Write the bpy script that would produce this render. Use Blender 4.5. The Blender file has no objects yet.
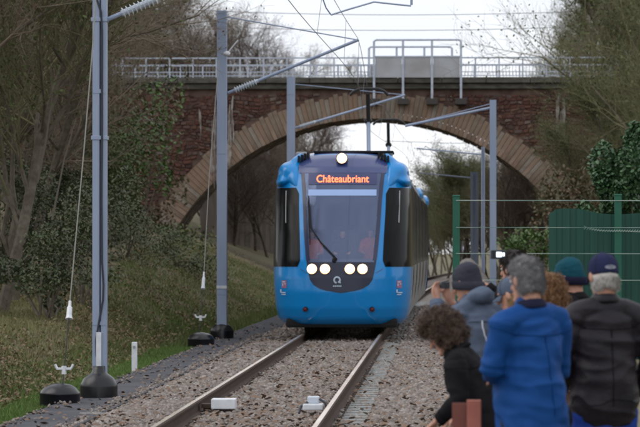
import bpy, bmesh, math, random
import numpy as np
from mathutils import Vector, Matrix, noise, Euler

R = math.radians
rnd = random.Random(7)
S = bpy.context.scene
C = S.collection

# ------------------------------------------------------------------ camera, sky, sun, exposure
F = 3500.0                                   # focal length in pixels of a 640 px wide frame
CAM = Vector((0, 0, 1.67))
YAW, PITCH = math.atan(122 / F), math.atan(34 / F)
cd = bpy.data.cameras.new('camera'); cam = bpy.data.objects.new('camera', cd); C.objects.link(cam)
cam.location = CAM; cam.rotation_euler = (math.pi / 2 + PITCH, 0, YAW)
cd.sensor_width = 36; cd.lens = F / 640 * 36; cd.clip_start = .5; cd.clip_end = 6000
cd.dof.use_dof = True; cd.dof.focus_distance = 46; cd.dof.aperture_fstop = 7.0
S.camera = cam
CR = Euler(cam.rotation_euler).to_matrix()

SUN_EL, SUN_ROT = R(50), R(262)
w = bpy.data.worlds.new('World'); S.world = w; w.use_nodes = True
nt = w.node_tree; nt.nodes.clear()
sky = nt.nodes.new('ShaderNodeTexSky'); sky.sky_type = 'NISHITA'; sky.sun_disc = False
sky.sun_elevation = SUN_EL; sky.sun_rotation = SUN_ROT; sky.air_density = 1.0; sky.dust_density = 3.0
bg1 = nt.nodes.new('ShaderNodeBackground'); bg1.inputs[1].default_value = .06
bg2 = nt.nodes.new('ShaderNodeBackground'); bg2.inputs[1].default_value = 1.0
tc = nt.nodes.new('ShaderNodeTexCoord')
mp = nt.nodes.new('ShaderNodeMapping'); mp.inputs['Scale'].default_value = (1, 1, 3.2)
nz = nt.nodes.new('ShaderNodeTexNoise'); nz.inputs['Scale'].default_value = 3.0; nz.inputs['Detail'].default_value = 6
rp = nt.nodes.new('ShaderNodeValToRGB')
rp.color_ramp.elements[0].position = .3; rp.color_ramp.elements[0].color = (.60, .65, .74, 1)
rp.color_ramp.elements[1].position = .62; rp.color_ramp.elements[1].color = (.96, .955, .95, 1)
mx = nt.nodes.new('ShaderNodeMixShader'); mx.inputs[0].default_value = .85
wo = nt.nodes.new('ShaderNodeOutputWorld')
L = nt.links.new
L(tc.outputs['Generated'], mp.inputs[0]); L(mp.outputs[0], nz.inputs['Vector']); L(nz.outputs[0], rp.inputs[0]); L(rp.outputs[0], bg2.inputs[0])
L(sky.outputs[0], bg1.inputs[0]); L(bg1.outputs[0], mx.inputs[1]); L(bg2.outputs[0], mx.inputs[2]); L(mx.outputs[0], wo.inputs[0])

sd = bpy.data.lights.new('sun', 'SUN'); sd.energy = .6; sd.angle = R(45); sd.color = (1, .93, .86)
sun = bpy.data.objects.new('sun', sd); C.objects.link(sun)
dirv = Vector((math.cos(SUN_EL) * math.sin(SUN_ROT), math.cos(SUN_EL) * math.cos(SUN_ROT), math.sin(SUN_EL)))
sun.rotation_euler = dirv.to_track_quat('Z', 'Y').to_euler(); sun.location = (0, -20, 60)
S.view_settings.view_transform = 'Standard'; S.view_settings.look = 'None'
S.view_settings.exposure = 0.60; S.view_settings.gamma = 1; S.view_settings.use_curve_mapping = False
S.cycles.filter_width = 1.9
S.cycles.max_bounces = 6; S.cycles.transparent_max_bounces = 12

def P(px, py, Y):
    """the point seen at photo pixel (px, py) at distance Y along the track"""
    d = CR @ Vector(((px - 320) / F, -(py - 213.5) / F, -1))
    return CAM + d * (Y / d.y)

# ------------------------------------------------------------------ materials
MATS = {}
def mat(name, base, rough=.6, metal=0, var=None, vscale=4, bump=0, bscale=60, island=None, spec=.4, emit=None, estr=0,
        alpha=1, coat=0, detail=5, stretch=(1, 1, 1), pos=(.35, .65), trans=0, sheen=0):
    if name in MATS: return MATS[name]
    m = bpy.data.materials.new(name); m.use_nodes = True; n = m.node_tree; b = n.nodes['Principled BSDF']; ln = n.links.new
    b.inputs['Base Color'].default_value = (*base, 1); b.inputs['Roughness'].default_value = rough
    b.inputs['Metallic'].default_value = metal; b.inputs['Specular IOR Level'].default_value = spec
    b.inputs['Alpha'].default_value = alpha; b.inputs['Coat Weight'].default_value = coat
    b.inputs['Coat Roughness'].default_value = .06
    b.inputs['Sheen Weight'].default_value = sheen
    if emit: b.inputs['Emission Color'].default_value = (*emit, 1); b.inputs['Emission Strength'].default_value = estr
    t = n.nodes.new('ShaderNodeTexCoord'); mp = n.nodes.new('ShaderNodeMapping'); mp.inputs['Scale'].default_value = stretch
    ln(t.outputs['Object'], mp.inputs[0])
    col = None
    if var:
        z = n.nodes.new('ShaderNodeTexNoise'); z.inputs['Scale'].default_value = vscale; z.inputs['Detail'].default_value = detail
        ln(mp.outputs[0], z.inputs['Vector'])
        r = n.nodes.new('ShaderNodeValToRGB'); e = r.color_ramp.elements
        e[0].position, e[1].position = pos; e[0].color = (*base, 1); e[1].color = (*var, 1)
        ln(z.outputs[0], r.inputs[0]); col = r.outputs[0]; ln(col, b.inputs['Base Color'])
    if island:
        g = n.nodes.new('ShaderNodeNewGeometry'); r = n.nodes.new('ShaderNodeValToRGB')
        r.color_ramp.interpolation = 'LINEAR'
        els = r.color_ramp.elements
        for i, c in enumerate(island):
            p = i / (len(island) - 1)
            if i == 0: e = els[0]
            elif i == len(island) - 1: e = els[-1]
            else: e = els.new(p)
            e.position = p; e.color = (*c, 1)
        els[0].position = 0; els[-1].position = 1
        ln(g.outputs['Random Per Island'], r.inputs[0])
        if col:
            x = n.nodes.new('ShaderNodeMix'); x.data_type = 'RGBA'; x.blend_type = 'MULTIPLY'; x.inputs[0].default_value = .6
            ln(r.outputs[0], x.inputs[6]); ln(col, x.inputs[7]); ln(x.outputs[2], b.inputs['Base Color'])
        else: ln(r.outputs[0], b.inputs['Base Color'])
    if bump:
        z2 = n.nodes.new('ShaderNodeTexNoise'); z2.inputs['Scale'].default_value = bscale; z2.inputs['Detail'].default_value = 6
        ln(mp.outputs[0], z2.inputs['Vector'])
        bp = n.nodes.new('ShaderNodeBump'); bp.inputs['Strength'].default_value = bump; bp.inputs['Distance'].default_value = .02
        ln(z2.outputs[0], bp.inputs['Height']); ln(bp.outputs[0], b.inputs['Normal'])
    if trans:
        tr = n.nodes.new('ShaderNodeBsdfTranslucent'); mm = n.nodes.new('ShaderNodeMixShader'); mm.inputs[0].default_value = trans
        src = b.inputs['Base Color'].links[0].from_socket if b.inputs['Base Color'].links else None
        if src: ln(src, tr.inputs[0])
        else: tr.inputs[0].default_value = (*base, 1)
        ln(b.outputs[0], mm.inputs[1]); ln(tr.outputs[0], mm.inputs[2]); ln(mm.outputs[0], n.nodes['Material Output'].inputs[0])
    MATS[name] = m
    return m

# ------------------------------------------------------------------ object helpers
WM = {}
def meta(o, label=None, cat=None, group=None, kind=None):
    if label: o['label'] = label
    if cat: o['category'] = cat
    if group: o['group'] = group
    if kind: o['kind'] = kind
    return o
def root(name, loc, label, cat, group=None, rz=0):
    o = bpy.data.objects.new(name, None); C.objects.link(o); o.location = loc; o.rotation_euler = (0, 0, rz)
    o.empty_display_size = .2
    WM[o.name] = Matrix.Translation(loc) @ Matrix.Rotation(rz, 4, 'Z')
    return meta(o, label, cat, group)
def link(name, me, parent=None, loc=None, label=None, rot=None):
    o = bpy.data.objects.new(name, me); C.objects.link(o)
    if parent:
        o.parent = parent
        o.matrix_parent_inverse = WM.get(parent.name, Matrix.Identity(4)).inverted()
    if loc is not None: o.location = loc
    if rot is not None: o.rotation_euler = rot
    if loc is not None or rot is not None:
        WM[o.name] = Matrix.Translation(o.location) @ o.rotation_euler.to_matrix().to_4x4()
    if label: o['label'] = label
    return o
def copy_tree(o, parent=None, top=True):
    c = o.copy(); C.objects.link(c)
    if parent: c.parent = parent
    for ch in list(o.children): copy_tree(ch, c, False)
    return c

class MB:
    def __init__(s): s.v = []; s.f = []; s.m = []; s.n = 0; s.fn = None
    def add(s, vs, fs, mi=0):
        b = s.n; s.v.extend([tuple(v) for v in vs]); s.n += len(vs)
        for f in fs: s.f.append(tuple(i + b for i in f)); s.m.append(mi)
        return s
    def box(s, a, b, mi=0, bev=0, M=None):
        x0, y0, z0 = a; x1, y1, z1 = b
        if bev:
            bm = bmesh.new(); bmesh.ops.create_cube(bm, size=1)
            for v in bm.verts: v.co = Vector(((x0 + x1) / 2 + v.co.x * (x1 - x0), (y0 + y1) / 2 + v.co.y * (y1 - y0), (z0 + z1) / 2 + v.co.z * (z1 - z0)))
            bmesh.ops.bevel(bm, geom=bm.edges[:], offset=bev, segments=2, affect='EDGES', profile=.6)
            bm.verts.ensure_lookup_table()
            vs = [v.co.copy() for v in bm.verts]; fs = [[v.index for v in f.verts] for f in bm.faces]; bm.free()
        else:
            vs = [Vector((x, y, z)) for z in (z0, z1) for y in (y0, y1) for x in (x0, x1)]
            fs = [(0, 2, 3, 1), (4, 5, 7, 6), (0, 1, 5, 4), (2, 6, 7, 3), (0, 4, 6, 2), (1, 3, 7, 5)]
        if M: vs = [M @ v for v in vs]
        return s.add(vs, fs, mi)
    def tube(s, pts, rad, n=8, mi=0, ref=None, caps=True, round_caps=False):
        pts = [Vector(p) for p in pts]
        if not isinstance(rad, (list, tuple)): rad = [rad] * len(pts)
        rad = [r if isinstance(r, (list, tuple)) else (r, r) for r in rad]
        tans = []
        for i in range(len(pts)):
            t = pts[min(i + 1, len(pts) - 1)] - pts[max(i - 1, 0)]
            tans.append(t.normalized() if t.length > 1e-9 else Vector((0, 0, 1)))
        if round_caps:
            P2, R2, T2 = [], [], []
            for k in (.0, .5, .87):
                a = 1 - k
                P2.append(pts[0] - tans[0] * max(rad[0]) * (math.sqrt(max(0, 1 - k * k)) if k else 1) * .9)
                q = .12 if k == 0 else k
                R2.append((rad[0][0] * q, rad[0][1] * q)); T2.append(tans[0])
            P3, R3, T3 = [], [], []
            for k in (.87, .5, .0):
                q = .12 if k == 0 else k
                P3.append(pts[-1] + tans[-1] * max(rad[-1]) * (math.sqrt(max(0, 1 - k * k)) if k else 1) * .9)
                R3.append((rad[-1][0] * q, rad[-1][1] * q)); T3.append(tans[-1])
            pts = P2 + pts + P3; rad = R2 + list(rad) + R3; tans = T2 + tans + T3
        rf = Vector(ref) if ref is not None else None
        vs, fs = [], []
        prev = None
        for p, r, t in zip(pts, rad, tans):
            u = rf if rf is not None else (prev if prev is not None else (Vector((1, 0, 0)) if abs(t.x) < .9 else Vector((0, 1, 0))))
            u = u - t * u.dot(t)
            if u.length < 1e-6: u = t.orthogonal()
            u.normalize(); prev = u; q = t.cross(u)
            for k in range(n):
                a = 2 * math.pi * k / n
                vs.append(p + u * (math.cos(a) * r[0]) + q * (math.sin(a) * r[1]))
        for i in range(len(pts) - 1):
            for k in range(n):
                k2 = (k + 1) % n
                fs.append((i * n + k, i * n + k2, (i + 1) * n + k2, (i + 1) * n + k))
        if caps:
            fs.append(tuple(range(n - 1, -1, -1))); fs.append(tuple((len(pts) - 1) * n + k for k in range(n)))
        return s.add(vs, fs, mi)
    def ell(s, c, r, n=12, m=8, mi=0, M=None):
        vs, fs = [], []
        for i in range(m + 1):
            ph = math.pi * i / m
            for k in range(n):
                a = 2 * math.pi * k / n
                v = Vector((math.sin(ph) * math.cos(a) * r[0], math.sin(ph) * math.sin(a) * r[1], math.cos(ph) * r[2]))
                if M: v = M @ v
                vs.append(Vector(c) + v)
        for i in range(m):
            for k in range(n):
                fs.append((i * n + k, (i + 1) * n + k, (i + 1) * n + (k + 1) % n, i * n + (k + 1) % n))
        return s.add(vs, fs, mi)
    def mesh(s, name, mats, smooth=False, T=None, merge=True):
        me = bpy.data.meshes.new(name)
        v = s.v if T is None else [tuple(T(Vector(p))) for p in s.v]
        me.from_pydata(v, [], s.f)
        if not isinstance(mats, (list, tuple)): mats = [mats]
        for x in mats: me.materials.append(x)
        me.polygons.foreach_set('material_index', s.m)
        if smooth: me.polygons.foreach_set('use_smooth', [True] * len(me.polygons))
        me.update(); me.validate()
        return me
    def build(s, name, mats, parent=None, smooth=False, T=None, label=None, merge=False):
        me = s.mesh(name, mats, smooth, T)
        if merge:
            bm = bmesh.new(); bm.from_mesh(me); bmesh.ops.remove_doubles(bm, verts=bm.verts, dist=1e-5); bm.to_mesh(me); bm.free()
        return link(name, me, parent, label=label)

def npmesh(name, V, T, mats, smooth=False):
    me = bpy.data.meshes.new(name)
    V = np.ascontiguousarray(V, dtype=np.float32); T = np.ascontiguousarray(T, dtype=np.int32)
    k = T.shape[1]
    me.vertices.add(len(V)); me.vertices.foreach_set('co', V.ravel())
    me.loops.add(T.size); me.loops.foreach_set('vertex_index', T.ravel())
    me.polygons.add(len(T)); me.polygons.foreach_set('loop_start', np.arange(0, T.size, k, dtype=np.int32))
    try: me.polygons.foreach_set('loop_total', np.full(len(T), k, dtype=np.int32))
    except Exception: pass
    if smooth: me.polygons.foreach_set('use_smooth', np.ones(len(T), dtype=bool))
    for x in (mats if isinstance(mats, (list, tuple)) else [mats]): me.materials.append(x)
    me.update(calc_edges=True)
    return me

# ------------------------------------------------------------------ ground
def sstep(a, b, x):
    t = min(1, max(0, (x - a) / (b - a))); return t * t * (3 - 2 * t)
def ground_z(x, y):
    z = -.30
    if x < -4.95:
        k = .62 - .2 * sstep(60, 150, y)
        h = .62 + max(0, y - 60) * .028
        if y > 95: h += (y - 95) * .08
        h = min(h, 9)
        d = -4.95 - x
        z0 = max(0, d - .55 + .3 * noise.noise(Vector((x * .2, y * .15, 3)))) * k
        z = -.30 + min(z0, h) + max(0, z0 - h) * .10
        z += .10 * sstep(0, 1.5, d) * noise.noise(Vector((x * .9, y * .35, 0))) + .05 * sstep(0, 1, d) * noise.noise(Vector((x * 3, y * 1.2, 5)))
    if x > .4 and y < 62: z = -.12
    if x > -.1 and y >= 62:
        z += .15 * sstep(62, 70, y) * sstep(-.1, 1, x)
        if x > 3.2: z += (x - 3.2) * .5 * sstep(66, 120, y)
        z = min(z, 9)
    if x > 4.5 and y < 62: z += (x - 4.5) * .2
    return z
def grid(xs, ys, zf):
    vs = [(x, y, zf(x, y)) for y in ys for x in xs]; nx = len(xs)
    fs = [(j * nx + i, j * nx + i + 1, (j + 1) * nx + i + 1, (j + 1) * nx + i) for j in range(len(ys) - 1) for i in range(nx - 1)]
    return vs, fs
xs = [-400, -200, -120, -80, -50] + list(np.arange(-40, -14, 1.0)) + list(np.arange(-14, -4.6, .25)) + [-4.6, -4, -3, -1, 0, .4, .41, 1] + list(np.arange(2, 30, 1.0)) + [40, 80, 150, 250, 400]
xs = [float(x) for x in xs]
ys = [-60, -20, 5] + list(np.arange(10, 35, 2.5)) + list(np.arange(35, 110, .8)) + list(np.arange(110, 200, 3)) + [220, 260, 320, 450, 600, 800, 1000]
ys = [float(y) for y in ys]
M_earth = mat('earth_bank', (.12, .095, .062), .95, var=(.14, .135, .068), vscale=.9, bump=.8, bscale=9, detail=9)
vs, fs = grid(xs, ys, ground_z)
g = MB().add(vs, fs).build('ground', M_earth, smooth=True); meta(g, kind='structure')

TX = -1.94                                                   # centre line of the track at the camera
def curve(y): return TX + (max(0, y - 67.3) ** 2) * 1.15e-4
# asphalt walkway between the masts and the ballast
M_path = mat('walkway_asphalt', (.045, .047, .058), .95, var=(.075, .076, .088), vscale=2.5, bump=.5, bscale=60, detail=9)
b = MB(); ysp = list(np.arange(10, 160, 1.0))
for i in range(len(ysp) - 1):
    y0, y1 = ysp[i], ysp[i + 1]
    e = lambda y: (-4.66 + .05 * noise.noise(Vector((y * .7, 0, 0))), -3.80 + .06 * noise.noise(Vector((y * .6, 4, 0))))
    a0, b0 = e(y0); a1, b1 = e(y1); c0, c1 = curve(y0) - TX, curve(y1) - TX
    b.add([(a0 + c0, y0, -.21), (b0 + c0, y0, -.19), (b1 + c1, y1, -.19), (a1 + c1, y1, -.21), (a0 + c0, y0, -.4), (b0 + c0, y0, -.4), (b1 + c1, y1, -.4), (a1 + c1, y1, -.4)],
          [(0, 1, 2, 3), (4, 0, 3, 7), (1, 5, 6, 2)])
pth = b.build('walkway', M_path); meta(pth, kind='structure')
# ballast bed (bare stone mass under the loose stones)
def bed_z(x, y):
    d = abs(x - curve(y))
    if x > curve(y): return -.17 - .02 * sstep(1.7, 3.0, d)
    return -.17 - .13 * sstep(1.55, 2.1, d)
xb = [float(x) for x in np.arange(-4.0, 1.9, .15)]
yb = [float(y) for y in list(np.arange(8, 100, .5)) + list(np.arange(100, 420, 8))]
vs, fs = grid(xb, yb, lambda x, y: bed_z(x, y) + .015 * noise.noise(Vector((x * 4, y * 3, 1))))
M_bed = mat('ballast_bed', (.13, .115, .105), .95, var=(.27, .24, .22), vscale=22, bump=1, bscale=30, detail=8)
bb = MB().add(vs, fs).build('ballast_bed', M_bed, smooth=True); meta(bb, kind='structure')

# loose ballast stones: jittered icosahedra
npr = np.random.RandomState(3)
def ico():
    bm = bmesh.new(); bmesh.ops.create_icosphere(bm, subdivisions=1, radius=1)
    v = np.array([v.co[:] for v in bm.verts]); f = np.array([[q.index for q in p.verts] for p in bm.faces]); bm.free(); return v, f
ICV, ICF = ico()
def stones(pts, sizes, nvar=24):
    vars_ = []
    for _ in range(nvar):
        v = ICV * (1 + npr.uniform(-.28, .28, (12, 1))) * npr.uniform(.6, 1.15, (1, 3)); vars_.append(v)
    vars_ = np.array(vars_); n = len(pts)
    idx = npr.randint(0, nvar, n)
    a = npr.uniform(0, 2 * np.pi, (n, 3))
    ca, sa = np.cos(a), np.sin(a)
    V = vars_[idx] * sizes[:, None, None]
    x, y, z = V[..., 0], V[..., 1], V[..., 2]
    x, y = x * ca[:, :1] - y * sa[:, :1], x * sa[:, :1] + y * ca[:, :1]
    y, z = y * ca[:, 1:2] - z * sa[:, 1:2], y * sa[:, 1:2] + z * ca[:, 1:2]
    x, z = x * ca[:, 2:] - z * sa[:, 2:], x * sa[:, 2:] + z * ca[:, 2:]
    V = np.stack([x, y, z], -1) + pts[:, None, :]
    T = ICF[None] + (np.arange(n) * 12)[:, None, None]
    return V.reshape(-1, 3), T.reshape(-1, 3)
pl, sl = [], []
def strew(y0, y1, dens, smin, smax, x0=-3.98, x1=1.3, ox=True):
    n = int((y1 - y0) * (x1 - x0) * dens)
    x = npr.uniform(x0, x1, n); y = npr.uniform(y0, y1, n); s = npr.uniform(smin, smax, n)
    for i in range(n):
        cx = curve(y[i]); d = abs(x[i] - cx)
        if abs(d - .75) < .085: continue                       # rails stay clear
        z = bed_z(x[i], y[i]) + npr.uniform(-.005, .02)
        if .84 < d < 1.16 and x[i] > cx: z -= .028                            # sleeper ends show outside the rails
        if .84 < d < 1.15 and x[i] > cx and npr.rand() < .5: continue
        if d > 1.9 and x[i] < cx: s[i] *= .85
        pl.append((x[i], y[i], z)); sl.append(s[i])
strew(34.8, 48, 460, .024, .042)
strew(48, 68, 230, .028, .045)
strew(68, 110, 55, .04, .07, -3.9, .9)
for _ in range(1100):
    y = 36 + 40 * npr.rand() ** 1.3; x = -3.83 - abs(npr.normal(0, .10)) if npr.rand() < .8 else -4.64 + abs(npr.normal(0, .10))
    pl.append((x, y, -.19)); sl.append(npr.uniform(.010, .026))
V, T = stones(np.array(pl), np.array(sl))
M_stone = mat('ballast_stone', (.2, .18, .17), .9, island=[(.10, .082, .072), (.23, .20, .18), (.14, .12, .108), (.28, .25, .235), (.19, .135, .105), (.35, .32, .30), (.17, .155, .15), (.24, .185, .15)], bump=.3, bscale=80)
st = link('ballast_stones', npmesh('ballast_stones', V, T, M_stone)); meta(st, kind='stuff', label='grey pink ballast stones lying around the rails', cat='gravel')
# fallen leaves on the ballast and at its edge
def leaf_cards(pts, size, mname, colors, tilt=.6, rough=.7):
    n = len(pts); a = npr.uniform(0, 2 * np.pi, n); t1 = npr.uniform(-tilt, tilt, n); t2 = npr.uniform(-tilt, tilt, n)
    base = np.array([(-1, 0, 0), (-.35, .5, .12), (.5, .42, .08), (1, 0, -.05), (.45, -.45, .1), (-.4, -.48, .12)])
    s = npr.uniform(.6, 1.3, n)[:, None, None] * size
    V = np.repeat(base[None], n, 0) * s
    x, y, z = V[..., 0], V[..., 1], V[..., 2]
    y, z = y * np.cos(t1)[:, None] - z * np.sin(t1)[:, None], y * np.sin(t1)[:, None] + z * np.cos(t1)[:, None]
    x, z = x * np.cos(t2)[:, None] - z * np.sin(t2)[:, None], x * np.sin(t2)[:, None] + z * np.cos(t2)[:, None]
    x, y = x * np.cos(a)[:, None] - y * np.sin(a)[:, None], x * np.sin(a)[:, None] + y * np.cos(a)[:, None]
    V = np.stack([x, y, z], -1) + np.array(pts)[:, None, :]
    f = np.array([(0, 1, 5), (1, 2, 5), (2, 4, 5), (2, 3, 4)])
    T = f[None] + (np.arange(n) * 6)[:, None, None]
    return npmesh(mname, V.reshape(-1, 3), T.reshape(-1, 3), mat('leaf_' + '_'.join('%.3f' % c[1] for c in colors), colors[0], rough, island=colors))
lp = []
for _ in range(5500):
    y = 35 + 50 * npr.rand() ** 1.5; x = npr.uniform(-3.95, 1.2)
    if noise.noise(Vector((x * .8, y * .25, 9))) < -.12 and npr.rand() < .7: continue
    d = abs(x - TX)
    if abs(d - .75) < .08: continue
    lp.append((x, y, bed_z(x, y) + .035 + .02 * npr.rand()))
for _ in range(500):
    y = 36 + 50 * npr.rand() ** 1.4; e_ = npr.rand() ** 2.2; x = (-4.62 + e_ * .85) if npr.rand() < .5 else (-3.82 - e_ * .8)
    lp.append((x, y, -.193 + .008 * npr.rand()))
lv = link('fallen_leaves', leaf_cards(lp, .036, 'fallen_leaves', [(.12, .072, .046), (.18, .11, .07), (.14, .085, .055), (.21, .15, .105), (.13, .08, .055)]))
lp = None
meta(lv, kind='stuff', label='brown dead leaves scattered over the ballast', cat='leaves')

# ------------------------------------------------------------------ railway track
M_railtop = mat('polished_rail', (.95, .86, .74), .24, metal=.85, var=(.72, .56, .42), vscale=2.2, stretch=(1, .25, 1))
M_railrust = mat('rusty_rail', (.040, .024, .017), .85, var=(.07, .038, .024), vscale=14, bump=.3)
M_conc = mat('sleeper_concrete', (.19, .20, .20), .9, var=(.27, .28, .275), vscale=9, bump=.4, bscale=70)
M_clip = mat('clip_steel', (.07, .05, .04), .7, metal=.5)
trk = bpy.data.objects.new('railway_track', None); C.objects.link(trk); trk.location = (TX, 30, -.2); WM[trk.name] = Matrix.Translation((TX, 30, -.2)); meta(trk, kind='structure')
for sx in (-1, 1):
    prof = [(-.075, -.16), (.075, -.16), (.075, -.148), (.012, -.128), (.009, -.05), (.033, -.036), (.036, -.014), (.024, 0), (-.024, 0), (-.036, -.014), (-.033, -.036), (-.009, -.05), (-.012, -.128), (-.075, -.148)]
    b = MB(); yr = list(np.arange(6, 100, 4.)) + list(np.arange(100, 420, 10.)); vs = []
    for y in yr:
        for (px, pz) in prof: vs.append((curve(y) + sx * .752 + px, y, pz))
    n = len(prof)
    b.v = vs; b.n = len(vs)
    for i in range(len(yr) - 1):
        for k in range(n):
            k2 = (k + 1) % n; b.f.append((i * n + k, i * n + k2, (i + 1) * n + k2, (i + 1) * n + k)); b.m.append(1 if k in (7,) else 0)
    b.build('rail', [M_railrust, M_railtop], trk)
sb = MB(); sb.box((-1.14, -.13, -.36), (-.42, .13, -.155), bev=.012); sb.box((.42, -.13, -.36), (1.14, .13, -.155), bev=.012); sb.box((-.42, -.1, -.36), (.42, .1, -.2))
sleeper_me = sb.mesh('sleeper', M_conc)
cb = MB()
for s in (-1, 1): cb.box((s * .03 - .02 + s * .075, -.05, -.15), (s * .03 + .02 + s * .075, .05, -.125), bev=.004); cb.tube([(s * .1, -.04, -.14), (s * .13, 0, -.115), (s * .1, .04, -.14)], .009, 5)
clip_me = cb.mesh('rail_clip', M_clip)
y = 31.2; k = 0
while y < 118:
    sl_ = link('sleeper', sleeper_me, trk, (curve(y), y, 0))
    if y < 62:
        for s in (-1, 1):
            link('rail_clip', clip_me, sl_, (curve(y) + s * .752, y, 0))
    y += .6
# ------------------------------------------------------------------ masonry road bridge
BY = 159.0; BW = 6.5; SC = F / BY                            # front face distance, width, px per metre
M_rubble = mat('rubble_stone', (.12, .05, .04), .9, var=(.20, .10, .075), vscale=.5, bump=.6, bscale=12,
               island=[(.18, .075, .06), (.25, .125, .095), (.13, .062, .052), (.22, .145, .12), (.18, .08, .062), (.31, .19, .145), (.11, .06, .052), (.33, .28, .25)])
M_mortar = mat('bridge_mortar', (.085, .05, .042), .95, var=(.15, .10, .08), vscale=2, bump=.6, bscale=15)
M_vous = mat('voussoir_stone', (.3, .22, .15), .9, var=(.40, .31, .22), vscale=3, bump=.5, bscale=14)
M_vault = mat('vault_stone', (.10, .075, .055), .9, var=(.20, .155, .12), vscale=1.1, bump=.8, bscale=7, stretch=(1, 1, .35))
M_cop = mat('coping_concrete', (.060, .057, .048), .9, var=(.12, .115, .10), vscale=2.2, bump=.3, stretch=(1, 1, 3))
M_lime = mat('lime_stain', (.36, .34, .32), .9, var=(.20, .16, .145), vscale=3)
ACX, ACZ, AR, ART = -3.18, -2.9, 10.45, 1.12
DECK = 9.35
br = root('masonry_bridge', (ACX, BY + BW / 2, -.3), 'red brown stone road bridge with a wide tan arch over the track', 'bridge')
def arch_ext(x, r=AR):
    d = x - ACX
    return ACZ + math.sqrt(r * r - d * d) if abs(d) < r else -9
b = MB()
# wall face plates front and back around the arch (mortar), columns of quads
X0, X1 = -24.0, 16.0
for (yy, flip) in ((BY, 0), (BY + BW, 1)):
    xsn = sorted(set([X0, X1, ACX - 11.3, ACX + 11.3] + [X0 + i * .5 for i in range(81)]))
    for i in range(len(xsn) - 1):
        a, c = xsn[i], xsn[i + 1]
        za, zc = max(-1.2, arch_ext(a, AR + .5)), max(-1.2, arch_ext(c, AR + .5))
        q = [(a, yy, za), (c, yy, zc), (c, yy, DECK), (a, yy, DECK)]
        b.add(q, [(3, 2, 1, 0) if flip else (0, 1, 2, 3)])
b.add([(X0, BY, -1.2), (X0, BY + BW, -1.2), (X0, BY + BW, DECK), (X0, BY, DECK), (X1, BY, -1.2), (X1, BY + BW, -1.2), (X1, BY + BW, DECK), (X1, BY, DECK)], [(0, 3, 2, 1), (4, 5, 6, 7)])
b.build('wall', M_mortar, br)
# vault: rows of long stones along the intrados
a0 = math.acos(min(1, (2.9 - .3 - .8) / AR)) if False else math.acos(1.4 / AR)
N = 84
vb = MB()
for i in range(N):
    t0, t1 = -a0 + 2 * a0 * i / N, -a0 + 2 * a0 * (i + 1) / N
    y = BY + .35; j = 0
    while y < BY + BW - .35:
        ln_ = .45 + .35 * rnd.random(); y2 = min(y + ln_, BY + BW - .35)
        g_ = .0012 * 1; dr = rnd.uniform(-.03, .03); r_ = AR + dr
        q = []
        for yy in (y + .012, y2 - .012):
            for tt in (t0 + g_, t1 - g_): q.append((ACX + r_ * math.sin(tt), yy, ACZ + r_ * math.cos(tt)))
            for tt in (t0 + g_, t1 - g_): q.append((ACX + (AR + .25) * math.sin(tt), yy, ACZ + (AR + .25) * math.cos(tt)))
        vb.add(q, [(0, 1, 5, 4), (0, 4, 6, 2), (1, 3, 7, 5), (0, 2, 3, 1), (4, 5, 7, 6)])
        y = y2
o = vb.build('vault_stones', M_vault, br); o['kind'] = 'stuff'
vb = MB()
for i in range(60):
    t0, t1 = -a0 + 2 * a0 * i / 60, -a0 + 2 * a0 * (i + 1) / 60; r_ = AR + .08
    vb.add([(ACX + r_ * math.sin(t0), BY + .1, ACZ + r_ * math.cos(t0)), (ACX + r_ * math.sin(t1), BY + .1, ACZ + r_ * math.cos(t1)),
            (ACX + r_ * math.sin(t1), BY + BW - .1, ACZ + r_ * math.cos(t1)), (ACX + r_ * math.sin(t0), BY + BW - .1, ACZ + r_ * math.cos(t0))], [(0, 1, 2, 3)])
vb.build('vault_lining', M_mortar, br)
# voussoirs: each arch stone a part (shared wedge meshes)
NV = 150; dt = 2 * a0 / NV
wedges = []
for k in range(4):
    wb = MB(); r0, r1 = AR - rnd.uniform(.0, .03), AR + ART + rnd.uniform(-.10, .10); h = dt / 2 - .0008; y0, y1 = -rnd.uniform(.04, .09), .35
    q = []
    for yy in (y0, y1):
        for (rr, tt) in ((r0, -h), (r0, h), (r1, h), (r1, -h)): q.append((rr * math.sin(tt), yy, rr * math.cos(tt)))
    wb.add(q, [(0, 1, 2, 3)[::-1], (4, 5, 6, 7), (0, 1, 5, 4), (1, 2, 6, 5), (2, 3, 7, 6), (3, 0, 4, 7)])
    wm = [mat('voussoir_a', (.23, .16, .115), .9, var=(.29, .21, .16), vscale=2.5, bump=.5, bscale=14), mat('voussoir_b', (.20, .135, .095), .9, var=(.27, .185, .135), vscale=2, bump=.5, bscale=14),
          mat('voussoir_c', (.24, .185, .14), .9, var=(.17, .12, .09), vscale=3, bump=.5, bscale=14), mat('voussoir_d', (.19, .16, .13), .9, var=(.30, .26, .22), vscale=2, bump=.5, bscale=14)][k]
    wedges.append(wb.mesh('arch_stone', wm))
for i in range(NV):
    t = -a0 + dt * (i + .5)
    link('arch_stone', rnd.choice(wedges), br, (ACX, BY, ACZ), rot=(0, t, 0))
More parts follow.
